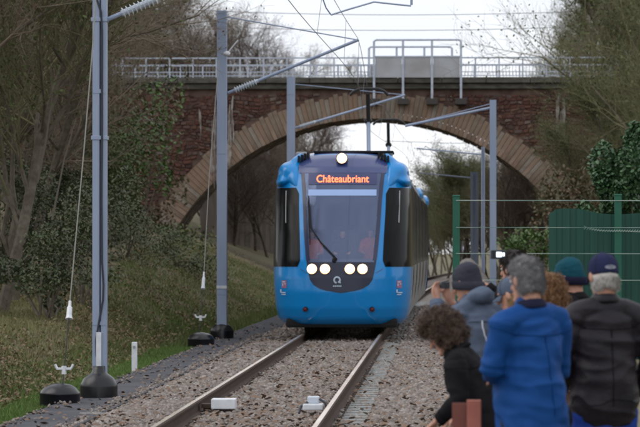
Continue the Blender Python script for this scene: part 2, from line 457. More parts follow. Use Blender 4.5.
# rubble stones of the spandrels
sb = MB()
z = -.6; row = 0
while z < DECK - .75:
    h = rnd.uniform(.12, .20); x = X0 + rnd.random() * .3
    while x < X1 - .4:
        wd = rnd.uniform(.15, .40); xm, zm = x + wd / 2, z + h / 2
        d = math.hypot(xm - ACX, zm - ACZ)
        if d > AR + ART + .14 or zm < -5:
            vis = -18.5 < x < 9
            if vis and not (-12 < xm < 6 and zm < 0):
                p = rnd.uniform(.02, .09); g_ = .012; j = lambda: rnd.uniform(-.03, .03)
                q = [(x + g_ + j(), BY, z + g_ + j()), (x + wd - g_ + j(), BY, z + g_ + j()), (x + wd - g_ + j(), BY, z + h - g_ + j()), (x + g_ + j(), BY, z + h - g_ + j())]
                c = Vector((xm, BY - p, zm)); f_ = [(Vector(v) * .75 + Vector((xm, BY, zm)) * .25) + Vector((0, -p - rnd.uniform(-.02, .02), 0)) for v in q]
                wz = lambda v: (v[0] + .10 * noise.noise(Vector((v[0] * 1.5, v[2] * 1.5, 4))), v[1], v[2] + .17 * noise.noise(Vector((v[0] * .9, v[2] * .9, 8))) + .06 * noise.noise(Vector((v[0] * 3, v[2] * 3, 1))))
                q = [wz(v) for v in q]; f_ = [wz(v) for v in f_]
                sb.add(q + f_, [(4, 5, 6, 7), (0, 1, 5, 4), (1, 2, 6, 5), (2, 3, 7, 6), (3, 0, 4, 7)])
        x += wd
    z += h
o = sb.build('rubble_stones', M_rubble, br); o['kind'] = 'stuff'
# coping: overhanging deck slabs with a shadowed string course below
for i in range(20):
    x = X0 + i * 2.0
    cb = MB(); cb.box((x + .01, BY - .38, DECK - .22), (x + 1.99, BY + .3, DECK + .04), bev=.03)
    cb.build('coping_slab', M_cop, br)
cb = MB(); cb.box((X0, BY - .22, DECK - .48), (X1, BY + .1, DECK - .24), bev=.03); cb.build('string_course', M_cop, br)
cb = MB(); cb.box((X0, BY + .3, DECK - .4), (X1, BY + BW + .2, DECK + .02)); cb.build('deck', M_cop, br)
# pilaster on the left, lime streaks
cb = MB(); cb.box((-11.25, BY - .28, -.8), (-10.35, BY + .05, DECK - .62), bev=.04); 
def streak(px0, px1, py0, py1, n, wd):
    sb_ = MB()
    for _ in range(n):
        px = rnd.uniform(px0, px1); a = rnd.uniform(py0, py0 + (py1 - py0) * .6); c = a + rnd.uniform(.12, .5) * (py1 - py0)
        A = P(px, a, BY - .1); B = P(px + rnd.uniform(-.6, .6), min(c, py1), BY - .1); w_ = wd * rnd.uniform(.3, 1)
        m_ = (A + B) / 2
        sb_.tube([A, m_ + Vector((rnd.uniform(-.04, .04), 0, 0)), B], [(w_ * .4, .012), (w_, .03), (w_ * .3, .01)], 6, ref=(1, 0, 0))
    return sb_
streak(212, 225, 94, 170, 34, .04).build('lime_streak', M_lime, br)['kind'] = 'stuff'
streak(198, 202, 105, 140, 8, .05).build('lime_streak', M_lime, br)['kind'] = 'stuff'
streak(212, 217, 150, 195, 10, .06).build('lime_streak', M_lime, br)['kind'] = 'stuff'
streak(554, 565, 92, 150, 30, .035).build('lime_streak', M_lime, br)['kind'] = 'stuff'
streak(228, 234, 95, 150, 12, .05).build('lime_streak', M_lime, br)['kind'] = 'stuff'
streak(224, 231, 140, 166, 26, .09).build('lime_streak', M_lime, br)['kind'] = 'stuff'

# dark retaining walls beyond the arch
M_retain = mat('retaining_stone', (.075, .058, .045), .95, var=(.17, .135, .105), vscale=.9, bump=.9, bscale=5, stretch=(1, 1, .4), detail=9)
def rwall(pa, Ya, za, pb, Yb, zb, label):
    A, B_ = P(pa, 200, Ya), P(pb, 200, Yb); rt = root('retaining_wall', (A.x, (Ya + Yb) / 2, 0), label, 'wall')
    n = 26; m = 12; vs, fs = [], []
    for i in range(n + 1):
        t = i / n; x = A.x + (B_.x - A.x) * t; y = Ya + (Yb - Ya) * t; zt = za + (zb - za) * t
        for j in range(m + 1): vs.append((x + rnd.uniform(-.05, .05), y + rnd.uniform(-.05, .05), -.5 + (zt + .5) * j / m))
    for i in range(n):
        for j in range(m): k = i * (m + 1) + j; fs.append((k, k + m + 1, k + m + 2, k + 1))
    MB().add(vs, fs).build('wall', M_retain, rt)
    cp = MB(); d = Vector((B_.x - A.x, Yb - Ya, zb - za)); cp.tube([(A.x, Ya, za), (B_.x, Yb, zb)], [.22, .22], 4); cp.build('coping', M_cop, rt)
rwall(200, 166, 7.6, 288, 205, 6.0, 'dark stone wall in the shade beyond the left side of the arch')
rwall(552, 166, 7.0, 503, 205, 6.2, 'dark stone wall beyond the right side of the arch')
# ------------------------------------------------------------------ bridge railings and protective screens
M_galv = mat('galvanised_steel', (.42, .47, .56), .5, metal=.25, var=(.52, .57, .66), vscale=6)
M_galvd = mat('weathered_galvanised', (.26, .28, .31), .6, metal=.2, var=(.36, .39, .43), vscale=5)
def railing(yy, x0, x1, label):
    rt = root('bridge_railing', ((x0 + x1) / 2, yy, DECK), label, 'railing')
    h = .93
    for (z, r_) in ((.12, .02), (.62, .02), (h, .032)):
        MB().box((x0, yy - r_, DECK + z - r_), (x1, yy + r_, DECK + z + r_)).build('rail', M_galv, rt)
    pm = MB().box((-.035, -.03, 0), (.035, .03, h + .0)).mesh('post', M_galv)
    bm_ = MB().box((-.010, -.010, .12), (.010, .010, .62)).mesh('baluster', M_galvd)
    n = int((x1 - x0) / 1.07)
    for i in range(n + 1):
        x = x0 + i * 1.07
        link('post', pm, rt, (x, yy, DECK + .03))
        for k in range(1, 7):
            if i < n: link('baluster', bm_, rt, (x + k * 1.07 / 7, yy, DECK))
    return rt
railing(BY - .12, -15.6, 8.4, 'grey metal railing along the near side of the bridge deck')
railing(BY + BW - .1, -15.6, 8.4, 'grey metal railing along the far side of the bridge, seen behind the near one')
M_panel = mat('screen_panel', (.46, .48, .52), .6, var=(.36, .35, .36), vscale=.9, alpha=.92)
M_blk = mat('bracket_block', (.06, .055, .05), .8)
def screen(yy, pxl, pxr, pyt, lower, label, feet=True):
    A, B = P(pxl, pyt, yy), P(pxr, pyt, yy); zt = A.z; x0, x1 = A.x, B.x
    rt = root('protective_screen', ((x0 + x1) / 2, yy, DECK), label, 'safety screen')
    n = 3; zm = DECK + .02 + .95
    zl = DECK - .95 if feet else DECK + .04
    fr = MB().tube([(x0, yy, zt - .12), (x0 + .04, yy, zt - .03), (x0 + .12, yy, zt), (x1 - .12, yy, zt), (x1 - .04, yy, zt - .03), (x1, yy, zt - .12)], .045, 6)
    fr.build('top_rail', M_galv, rt)
    MB().box((x0, yy - .03, zm - .03), (x1, yy + .03, zm + .03)).build('middle_rail', M_galv, rt)
    for i in range(n + 1):
        x = x0 + (x1 - x0) * i / n
        MB().box((x - .05, yy - .05, zl), (x + .05, yy + .05, zt - .05)).build('post', M_galv, rt)
        if feet:
            MB().box((x - .26, yy - .09, zl - .25), (x + .26, yy + .45, zl + .02), bev=.02).build('foot_bracket', M_blk, rt)
    for i in range(n):
        xa, xb = x0 + (x1 - x0) * i / n + .06, x0 + (x1 - x0) * (i + 1) / n - .06
        MB().box((xa, yy - .008, DECK + .02), (xb, yy + .008, zm - .03)).build('panel', M_panel, rt)
screen(BY - .48, 374, 461, 40, 76, 'grey protective screen with four posts on the near edge of the bridge')
screen(BY + BW + .2, 369, 452, 47, 76, 'smaller looking screen on the far edge of the bridge behind the first', feet=False)

# ------------------------------------------------------------------ catenary masts
M_mast = mat('mast_steel', (.27, .33, .46), .5, metal=.15, var=(.33, .39, .52), vscale=3, stretch=(1, 1, .2), bump=.05)
M_mastd = mat('mast_groove', (.10, .14, .26), .6)
M_black = mat('black_plastic', (.004, .004, .008), .28, var=(.010, .010, .013), vscale=5, spec=.45)
M_cable = mat('dark_cable', (.03, .035, .05), .6)
M_ins = mat('insulator', (.50, .55, .62), .35)
M_wire = mat('catenary_wire', (.22, .23, .26), .6)
M_white = mat('white_paint', (.72, .74, .78), .5, var=(.60, .62, .66), vscale=10)
def hmast(X, Y, zb, zt, wx, label, foot=True, group='catenary masts', groove=True):
    rt = root('catenary_mast', (X, Y, zb), label, 'mast', group)
    b = MB(); h = wx / 2; d = wx * .62; t = .014
    b.box((X - h, Y - d, zb), (X + h * (.02 if groove else .2585), Y - d + t, zt)); b.box((X + h * .26, Y - d, zb), (X + h, Y - d + t, zt))   # H section seen from its open side
    b.box((X - h, Y - d + t, zb), (X - h + t, Y + d, zt)); b.box((X + h - t, Y - d + t, zb), (X + h, Y + d, zt))
    b.box((X - h + t, Y - .008, zb), (X + h - t, Y + .008, zt))
    b.box((X - h, Y + d - t, zb), (X + h, Y + d, zt - .002))
    b.build('post', M_mast, rt)
    z = zb + 1.0
    while z < zt: MB().box((X - h + .002, Y - d - .006, z), (X + h - .002, Y - d - .001, z + .05)).build('batten', M_mast, rt); z += 2.9
    return rt
def cantilever(rt, A, B, thick=.035, ins=True, tie=None, ins_at=.1):
    A, B = Vector(A), Vector(B)
    arm = MB().tube([A, B], thick, 8).build('bracket_arm', M_mast, rt)
    if ins:
        ib = MB(); d = (B - A).normalized(); L0 = (B - A).length
        for k in range(9):
            c = A + d * (L0 * ins_at + k * .055)
            ib.tube([c - d * .008, c + d * .008], [.075, .05], 10)
        ib.tube([A + d * (L0 * ins_at - .03), A + d * (L0 * ins_at + .5)], .04, 8)
        ib.build('insulator', M_ins, rt)
    if tie: MB().tube([tie, B], .014, 6).build('tie_rod', M_mast, rt)
# first mast
Y1, Y2, Y3 = 43.75, 72.2, 106.0
m1 = P(100, 300, Y1); m2 = P(222, 300, Y2); m3 = P(291, 140, Y3); m4 = P(493, 150, 109)
r1 = hmast(m1.x, Y1, -.3, 6.6, .172, 'nearest grey steel mast with a dark cable down its face and black foot cover')
r2 = hmast(m2.x, Y2, -.3, P(222, 11, Y2).z, .20, 'grey steel mast left of the tram with a pale band low on its post', groove=False)
r3 = hmast(m3.x, Y3, -.5, P(291, 77, Y3).z, .24, 'grey mast rising just behind the left front corner of the tram roof', groove=False)
r4 = hmast(m4.x, 109, -.3, P(493, 100, 109).z, .20, 'grey mast right of the track in front of the bridge arch', groove=False)
cantilever(r1, P(104, 21, Y1), P(104 + 190, 21 - 80, Y1), .028, tie=P(104, -60, Y1), ins_at=.105)
cantilever(r2, P(228, 93, Y2), P(358, 40, Y2), .032, tie=P(227, 17, Y2), ins_at=.06)
cantilever(r3, P(295, 128, Y3), P(405, 95, Y3), .035, tie=P(293, 84, Y3), ins_at=.05)
cantilever(r4, P(490, 108, 109), P(405, 126, 109), .04, ins=False, tie=P(490, 104, 109))
# clamps and cables on mast 1
for py in (20, 138):
    c = P(100, py, Y1); MB().box((c.x - .10, Y1 - .118, c.z - .025), (c.x + .10, Y1 + .11, c.z + .025), bev=.005).build('clamp', M_mast, r1)
b = MB(); pts = [P(x, y_, Y1 - .125) for x, y_ in ((97, -60), (97, 0), (101, 12), (102, 30), (102, 130), (101.5, 200), (102, 262), (103.5, 285), (103, 300), (99, 322), (96, 340), (96.5, 355), (99, 366))]
b.tube(pts, .013, 6).build('cable', M_cable, r1)
MB().box(tuple(P(98, 366, Y1) - Vector((.01, .145, 0))), tuple(P(101.5, 332, Y1) + Vector((.01, -.112, 0))), bev=.006).build('earth_plate', M_white, r1)
c = P(227, 54, Y2); MB().ell((c.x, Y2 - .1, c.z), (.075, .07, .055)).tube([(c.x, Y2 - .1, c.z), P(238, 40, Y2 - .1)], .014, 5).build('pulley', M_white, r2)
c = P(222, 287, Y2); MB().box((m2.x - .105, Y2 - .135, c.z - .03), (m2.x + .105, Y2 - .12, c.z + .03)).build('number_band', M_white, r2)
def foot_cover(rt, px, Y, zb, r=.235, h=.44):
    x = P(px, 300, Y).x; b = MB(); n = 12
    n = 40; prof = [(r * 1.0, 0), (r * 1.0, .18), (r * .98, .21), (r * .80, .29), (r * .50, .34), (r * .34, .37), (r * .33, h)]
    vs, fs = [], []
    for (rr, z) in prof:
        for k in range(n): a = 2 * math.pi * k / n; vs.append((x + rr * math.cos(a), Y + rr * math.sin(a), zb + z))
    for i in range(len(prof) - 1):
        for k in range(n): fs.append((i * n + k, i * n + (k + 1) % n, (i + 1) * n + (k + 1) % n, (i + 1) * n + k))
    fs.append(tuple((len(prof) - 1) * n + k for k in range(n)))
    b.add(vs, fs); b.build('foot_cover', M_black, rt, smooth=True)
foot_cover(r1, 99, Y1 - .1, -.25); foot_cover(r2, 222, Y2, -.25, r=.245)
# anchor domes and stays
def dome(px, Y, label, r=.245):
    x = P(px, 300, Y).x; zb = -.24
    rt = root('anchor_cover', (x, Y, zb), label, 'plastic cover', 'black anchor covers')
    n = 40; prof = [(r, 0), (r, .13), (r * 1.02, .14), (r * .96, .165), (r * .80, .215), (r * .55, .25), (r * .25, .268), (.02, .272)]
    vs, fs = [], []
    for (rr, z) in prof:
        for k in range(n): a = 2 * math.pi * k / n; vs.append((x + rr * math.cos(a), Y + rr * math.sin(a), zb + z))
    for i in range(len(prof) - 1):
        for k in range(n): fs.append((i * n + k, i * n + (k + 1) % n, (i + 1) * n + (k + 1) % n, (i + 1) * n + k))
    fs.append(tuple((len(prof) - 1) * n + k for k in range(n)))
    MB().add(vs, fs).build('cover', M_black, rt, smooth=True)
    return rt
d1 = dome(60, 42.2, 'black domed cover on the walkway left of the nearest mast')
d2 = dome(201, 67.5, 'black domed cover beside the foot of the second mast', r=.26)
def stay(rt_loc, pts, grip, label, fit):
    rt = root('guy_wire', rt_loc, label, 'guy wire', 'stay wires of the masts')
    MB().tube(pts, .0075, 6).build('wire', mat('stay_wire', (.26, .26, .24), .6), rt)
    a, c = grip; MB().tube([a, a.lerp(c, .3), a.lerp(c, .35), a.lerp(c, .8), c], [.018, .020, .032, .034, .045], 8).build('turnbuckle', M_white, rt)
    MB().tube([c, fit], .006, 5).build('rod', M_cable, rt)
    q = MB(); q.box(tuple(fit + Vector((-.09, -.02, .0))), tuple(fit + Vector((.09, .02, .03))), bev=.008); q.tube([fit + Vector((0, 0, -.05)), fit + Vector((0, 0, .05))], .03, 6)
    q.tube([fit + Vector((-.085, 0, .02)), fit + Vector((-.11, 0, .07))], .016, 5); q.tube([fit + Vector((.085, 0, .02)), fit + Vector((.11, 0, .07))], .016, 5); q.build('anchor_fitting', M_white, rt)
    MB().tube([fit, fit + Vector((-.02, -.1, -.33))], .008, 5).build('anchor_rod', M_cable, rt)
stay(P(60, 388, 42.3), [P(99, -45, 43.4), P(92, 55, 43.1), P(84, 150, 42.9), P(70, 301, 42.5)], (P(70, 301, 42.5), P(69, 319, 42.4)), 'thin stay wire with white grip hanging left of the nearest mast', P(64, 370, 42.3))
stay(P(201, 330, 67.6), [P(219, 60, 71.6), P(213, 130, 70.6), P(209, 180, 70), P(204, 272, 68.6)], (P(204, 272, 68.6), P(203, 289, 68.4)), 'thin stay wire ending in a white grip left of the second mast', P(200.5, 318, 67.9))
# distant masts through and behind the arch (right of the track)
for (px, Y, top, wpx, lab) in ((483, 137, 147, 3.6, 'grey mast just behind the one in front of the arch'), (474.5, 168, 172, 8, 'broad grey mast seen through the arch, left of the nearer masts'),
                               (468, 205, 190, 3, 'thin pale mast seen through the arch beside the green fence post'), (462, 250, 205, 2.5, 'thinnest pale pole far through the arch')):
    p = P(px, top, Y); wd = wpx * Y / F
    rt = root('catenary_mast', (p.x, Y, -.3), lab, 'mast', 'catenary masts')
    b = MB(); b.box((p.x - wd / 2, Y - .1, -.3), (p.x - wd / 6, Y + .1, p.z)); b.box((p.x + wd / 6, Y - .1, -.3), (p.x + wd / 2, Y + .1, p.z - .003)); b.box((p.x - wd / 6, Y - .03, -.3), (p.x + wd / 6, Y + .03, p.z - .006)); b.build('post', M_mast, rt)
    MB().tube([(p.x, Y, p.z - .3), (p.x - 2.6, Y, p.z - .05)], .03, 5).build('bracket_arm', M_mast, rt)

# wires -------------------------------------------------
def wire(name, pts, r, label, group=None):
    o = MB().tube(pts, r, 4).build(name, M_wire, None); meta(o, label, 'wire', group); return o
def cx(y): return curve(y)
ms = P(358, 40, Y2)
def mess(y):                                                 # messenger wire sagging between supports
    sup = [(8, 6.3), (43.75, 6.25), (72.2, 5.95), (106, 6.0), (140, 5.9), (175, 6.0), (230, 6.0)]
    for (a, za), (c, zc) in zip(sup, sup[1:]):
        if a <= y <= c: t = (y - a) / (c - a); return za + (zc - za) * t - .5 * 4 * t * (1 - t) * ((c - a) / 34) ** 2 * .8
    return 6
def stag(y): return .22 * math.sin(y / 28 * math.pi)
yy_ = [8 + i * 3 for i in range(75)]
ohl = root('overhead_line', (TX, 60, 5), 'sagging overhead wires with droppers above the track', 'overhead line')
def owire(name, pts, r): MB().tube(pts, r, 4).build(name, M_wire, ohl)
owire('messenger_wire', [(cx(y) + stag(y) * .6 + .1, y, mess(y)) for y in yy_], .0065)
owire('contact_wire', [(cx(y) + stag(y), y, 5.0 if y > 60 else 5.0 + (60 - y) * .006) for y in yy_], .0075)
for i in range(16):
    y = 38 + i * 8.5; MB().tube([(cx(y) + stag(y) * .6 + .1, y, mess(y)), (cx(y) + stag(y), y, 5.02)], .004, 4).build('dropper', M_wire, ohl)
for k, (pa, pb, Y, lab) in enumerate(((P(120, 6, 185), P(700, 5, 185), 185, 'upper of the two thin lines crossing the white sky'), (P(120, 22, 185), P(700, 20, 185), 185, 'lower of the two thin lines crossing the white sky'))):
    wire('power_line', [pa.lerp(pb, t / 12) + Vector((0, 0, -.5 * 4 * (t / 12) * (1 - t / 12))) for t in range(13)], .016, lab)
for k, (pa, pb, lab) in enumerate(((P(385, 141, 230), P(520, 143, 230), 'thin line crossing the sky under the arch'), (P(425, 146, 170), P(480, 172, 230), 'thin line slanting down under the arch to the right'), (P(417, 170, 200), P(470, 165, 200), 'thin line low under the arch above the bushes'))):
    wire('power_line', [pa, (pa + pb) / 2 - Vector((0, 0, .08)), pb], .018, lab)
# steady arm hanging at the top of the picture
sa = root('steady_arm', P(411, -60, 58), 'thin grey steady arm with a drop tube at the top above the track', 'bracket')
MB().tube([P(411, -60, 58), P(411.5, 5, 58)], .022, 6).build('drop_tube', M_mast, sa)
MB().tube([P(411, 6, 58), P(392, 4, 58), P(374, 2, 58), P(350, 9, 58), P(331, 15, 58)], .016, 6).build('arm', M_mast, sa)
MB().tube([P(331, 15, 58), P(326, 8, 58), P(321, -6, 58)], .012, 5).build('clip', M_mastd, sa)
wire('span_wire', [P(-60, -75, 58), P(411, -60, 58), P(760, -70, 58)], .014, 'cross span wire above the picture carrying the steady arm')
def remesh(name, b, vox, m, smooth_it=4, T=None, parent=None, disp=None, label=None):
    me0 = b.mesh(name + '_raw', m)
    o = bpy.data.objects.new(name + '_raw', me0); C.objects.link(o)
    rm = o.modifiers.new('r', 'REMESH'); rm.mode = 'VOXEL'; rm.voxel_size = vox; rm.use_smooth_shade = True
    if smooth_it:
        sm = o.modifiers.new('s', 'SMOOTH'); sm.iterations = smooth_it; sm.factor = .5
    bpy.context.view_layer.update()
    me = bpy.data.meshes.new_from_object(o.evaluated_get(bpy.context.evaluated_depsgraph_get()))
    bpy.data.objects.remove(o); bpy.data.meshes.remove(me0)
    if not me.materials: me.materials.append(m)
    if disp:
        ns = [v.normal.copy() for v in me.vertices]
        for v, n_ in zip(me.vertices, ns): v.co = v.co + n_ * disp(v.co)
    if T:
        for v in me.vertices: v.co = T @ v.co
    me.polygons.foreach_set('use_smooth', [True] * len(me.polygons)); me.update(); me.name = name
    return link(name, me, parent, label=label)
# ------------------------------------------------------------------ tram
TY = 67.3
M_blue = mat('tram_blue_paint', (.002, .235, .62), .22, var=(.004, .22, .59), vscale=3, coat=.35, spec=.35, bump=.015, bscale=3)
M_navy = mat('cab_roof_navy', (.045, .065, .19), .3, coat=.4)
M_blackg = mat('black_glazing', (.003, .0035, .004), .16, spec=.14)
M_glass = mat('windscreen_glass', (.26, .32, .52), .05, metal=.42, alpha=.40)
M_frame = mat('windscreen_surround', (.020, .028, .075), .22, spec=.5)
M_dark = mat('underframe', (.010, .010, .011), .8)
M_silver = mat('tram_silver', (.26, .275, .30), .4, metal=.3, var=(.26, .26, .27), vscale=1.5)
M_int = mat('cab_interior', (.03, .035, .07), .7)
M_lamp = mat('headlight_glow', (1, .9, .75), .3, emit=(1, .58, .30), estr=1.5)
M_lampc = mat('headlight_core', (1, 1, 1), .3, emit=(1, .90, .74), estr=3.0)
M_led = mat('led_orange', (1, .3, .1), .4, emit=(1, .15, .055), estr=1.7)
M_board = mat('led_board', (.05, .06, .16), .4)
M_visor = mat('sun_blind', (.34, .48, .80), .5)
M_roofg = mat('roof_equipment', (.30, .32, .35), .6, var=(.20, .21, .23), vscale=3)
def tab(t, z):
    for (a, va), (c, vc) in zip(t, t[1:]):
        if z <= c: return va + (vc - va) * max(0, (z - a) / (c - a))
    return t[-1][1]
WT = [(.17, 1.14), (.22, 1.20), (.3, 1.26), (.5, 1.31), (.9, 1.345), (1.3, 1.355), (2.5, 1.35), (2.8, 1.338), (2.95, 1.325), (3.1, 1.27), (3.25, 1.185), (3.37, 1.09), (3.46, .97), (3.52, .82), (3.55, .70)]
YT = [(.17, .30), (.22, .20), (.3, .11), (.5, .03), (.8, 0), (1.1, .02), (1.4, .10), (2, .38), (2.5, .66), (3, .99), (3.25, 1.20), (3.42, 1.42), (3.5, 1.62), (3.55, 1.95)]
NN = 2.5
def surf(p, z, off=0.0):
    """p: angle round the nose, -pi/2..pi/2; beyond that metres along the side"""
    wz = tab(WT, z) + off; y0 = tab(YT, z) - off * .9; Ln = 1.25 - .25 * sstep(2.8, 3.5, z)
    s = 1 if p >= 0 else -1; a = abs(p)
    if a <= math.pi / 2:
        u = math.sin(a) ** (2 / NN); c = max(0, math.cos(a)) ** (2 / NN)
        return Vector((s * wz * u, y0 + Ln * (1 - c), z))
    return Vector((s * wz, y0 + Ln + (a - math.pi / 2), z))
def px_p(hw, z):                                             # half width in metres -> angle
    u = min(.9999, max(0, hw / tab(WT, z))); return math.asin(u ** (NN / 2))
def TT(v):
    y = TY + v.y; return Vector((curve(y) + v.x, y, v.z))
tram = root('tram', TT(Vector((0, 2, 0))), 'blue tram with lit headlights and orange destination sign coming along the track', 'tram')
HWG = [(.80, 0), (.83, .24), (.87, .40), (.95, .53), (1.05, .60), (1.25, .645), (1.5, .685), (2, .73), (2.6, .765), (3.0, .80), (3.3, .84), (3.5, .86)]
def hwf(z): return tab(HWG, z)
GL0, GL1 = 1.42, 3.15
zs = [.17, .19, .22, .26, .3, .36] + [.42 + i * .045 for i in range(68)] + [3.5, 3.53, 3.55]
b = MB(); prm = [-(math.pi / 2 + 2.2), -(math.pi / 2 + .001)] + [-math.pi / 2 + math.pi * i / 96 for i in range(1, 96)] + [math.pi / 2 + .001, math.pi / 2 + 2.2]
def fixend(p, z): 
    v = surf(p, z)
    if abs(p) > 2: v.y = 3.5
    return v
vs = [fixend(p, z) for z in zs for p in prm]; n = len(prm); fs = []
for j in range(len(zs) - 1):
    zm = (zs[j] + zs[j + 1]) / 2
    for i in range(n - 1):
        c = (vs[j * n + i] + vs[(j + 1) * n + i + 1]) / 2
        if GL0 < zm < GL1 and abs(c.x) < hwf(zm) - .06 and c.y < 3: continue
        fs.append((j * n + i, j * n + i + 1, (j + 1) * n + i + 1, (j + 1) * n + i))
fs.append(tuple((len(zs) - 1) * n + i for i in range(n)))
b.add(vs, fs); b.build('cab_body', M_blue, tram, smooth=True, T=TT)
def decal(name, z0, z1, pa, pb, off, m, nz=30, nx=24, parent=None, label=None, rim=True):
    vs, fs = [], []
    for j in range(nz + 1):
        z = z0 + (z1 - z0) * j / nz; a, c = pa(z), pb(z)
        for i in range(nx + 1): vs.append(surf(a + (c - a) * i / nx, z, off))
    for j in range(nz):
        for i in range(nx):
            k = j * (nx + 1) + i; fs.append((k, k + 1, k + nx + 2, k + nx + 1))
    return MB().add(vs, fs).build(name, m, parent or tram, smooth=True, T=TT, label=label)
decal('windscreen', GL0 - .03, GL1 + .03, lambda z: -px_p(hwf(z) - .04, z), lambda z: px_p(hwf(z) - .04, z), .010, M_glass)
fr = decal('windscreen_frame', .795, GL0 + .03, lambda z: -px_p(hwf(z), z), lambda z: px_p(hwf(z), z), .008, mat('lamp_panel', (.020, .026, .055), .25, spec=.4))
for s in (-1, 1):
    decal('windscreen_frame', GL0, GL1, (lambda z: px_p(hwf(z) - .075, z)) if s > 0 else (lambda z: -px_p(hwf(z), z)), (lambda z: px_p(hwf(z), z)) if s > 0 else (lambda z: -px_p(hwf(z) - .075, z)), .014, M_frame, nx=6)
decal('roof_cowl', GL1 - .02, 3.545, lambda z: -px_p(hwf(z) + .03 - .4 * sstep(3.46, 3.6, z), z), lambda z: px_p(hwf(z) + .03 - .4 * sstep(3.46, 3.6, z), z), .016, M_navy, nz=14)
# display band, blind
decal('display_board', 2.90, 3.12, lambda z: -px_p(.66, z), lambda z: px_p(.66, z), .020, M_board, nz=4)
decal('sun_blind', 2.68, 2.80, lambda z: -px_p(.655, z), lambda z: px_p(.655, z), .020, M_visor, nz=4)
def text_mesh(txt, size, thick=.0):
    cu = bpy.data.curves.new('lettering', 'FONT'); cu.body = txt; cu.size = size; cu.align_x = 'CENTER'; cu.align_y = 'CENTER'; cu.extrude = .002; cu.offset = thick
    o = bpy.data.objects.new('lettering', cu); C.objects.link(o); bpy.context.view_layer.update()
    me = bpy.data.meshes.new_from_object(o.evaluated_get(bpy.context.evaluated_depsgraph_get()))
    bpy.data.objects.remove(o); bpy.data.curves.remove(cu); return me
me = text_mesh('Ch\u00e2teaubriant', .205, .0015)
xsv = [v.co.x for v in me.vertices]; wd = max(xsv) - min(xsv); kx = 1.02 / wd
for v in me.vertices:
    x, z = v.co.x * kx, 3.005 + v.co.y; q = surf(math.copysign(px_p(abs(x), z), x), z, .028); v.co = TT(Vector((x, q.y - v.co.z, z)))
me.materials.append(M_led); link('destination_letters', me, tram)
# headlights
def lamp(pxl, py, r, m1, m2, name='headlight', parent=None, out=.03):
    z = (248 - py) / 51.8 + 1.67; x = (pxl - 341.5) / 51.8
    q = surf(math.copysign(px_p(abs(x), z), x), z, .01)
    q2 = surf(math.copysign(px_p(abs(x), z), x), z + .1, .01); up = (q2 - q).normalized()
    nrm = Vector((x * .25, -1, 0)).normalized(); nrm = (nrm - up * nrm.dot(up)).normalized()
    if name == 'top_lamp': nrm = Vector((0, -1, .12)).normalized(); q = q + nrm * .16
    b = MB(); b.tube([q, q + nrm * .03], [r, r * .96], 20, 0); o = b.build(name, m1, tram, T=TT)
    b = MB(); b.ell(q + nrm * .03, (r * .72, .012, r * .72), 16, 8); b.build('lens', m2, o, T=TT, smooth=True)
    b = MB(); b.tube([q - nrm * (.2 if name == 'top_lamp' else 0), q + nrm * .036], [r * 1.16, r * 1.12], 20, caps=False); b.build('bezel', M_frame, o, T=TT)
    return o
for px_, py_ in ((312.5, 269.5), (325.5, 269.5), (350, 269.5), (362.5, 269.5)): lamp(px_, py_, .098, M_lamp, M_lampc)
lamp(340.5, 158.5, .10, M_lamp, M_lampc, 'top_lamp')
M_redlamp = mat('tail_lamp', (.10, .012, .01), .3)
for px_ in (306, 372): lamp(px_, 309.5, .045, M_redlamp, M_redlamp, 'fog_lamp')
# small logos: white roundel between the lamps, side marks
M_logo = mat('white_marking', (.55, .66, .80), .5); M_pink = mat('pink_marking', (.34, .15, .26), .5)
def onface(px_, py_, off=.02):
    z = (248 - py_) / 51.8 + 1.67; x = (px_ - 341.5) / 51.8
    return surf(math.copysign(px_p(min(abs(x), tab(WT, z) * .998), z), x), z, off)
b = MB(); q = onface(337.5, 280.5, .014)
pts = [q + Vector((.056 * math.cos(a), -.004, .056 * math.sin(a))) for a in [R(-60 + i * 20) for i in range(17)]]
b.tube(pts, .016, 6); b.tube([q + Vector((.02, -.004, -.03)), q + Vector((.070, -.004, -.055))], .013, 6); b.build('roundel', M_logo, tram, T=TT)
q = onface(338, 286.4, .02)
for k in range(5): MB().box((q.x - .085 + k * .034, q.y - .012, q.z - .013), (q.x - .085 + k * .034 + .024, q.y - .004, q.z + .013)).build('emblem_mark', M_logo, tram, T=TT)
for s in (-1, 1):
    px0 = 341.5 + s * 57.5
    b = MB()
    for (dx, dy, w_, h_, mi) in ((-2.5, -3, 5, 7.5, 0),):
        vs = [onface(px0 + dx + a * w_, 284 + dy + c * h_, .006) for c in (0, .5, 1) for a in (0, .5, 1)]
        b.add(vs, [(0, 1, 4, 3), (1, 2, 5, 4), (3, 4, 7, 6), (4, 5, 8, 7)])
    b.build('side_sticker', M_pink, tram, T=TT)
    b = MB()
    for (dx, dy, w_, h_) in ((-1.8, 1, 3, .9), (-1.8, 3, .9, 2.4), (.4, 3, 1.3, .9), (-4 if s < 0 else -3, 9, 1.3, 3.2), (-3 if s < 0 else -1.6, 11.6, 4.6, 1.1), (-2.6, 13.6, 4.4, 1.0)):
        vs = [onface(px0 + dx + a * w_, 281 + dy + c * h_, .009) for c in (0, 1) for a in (0, .5, 1)]
        b.add(vs, [(0, 1, 4, 3), (1, 2, 5, 4)])
    b.build('white_lettering', M_logo, tram, T=TT)
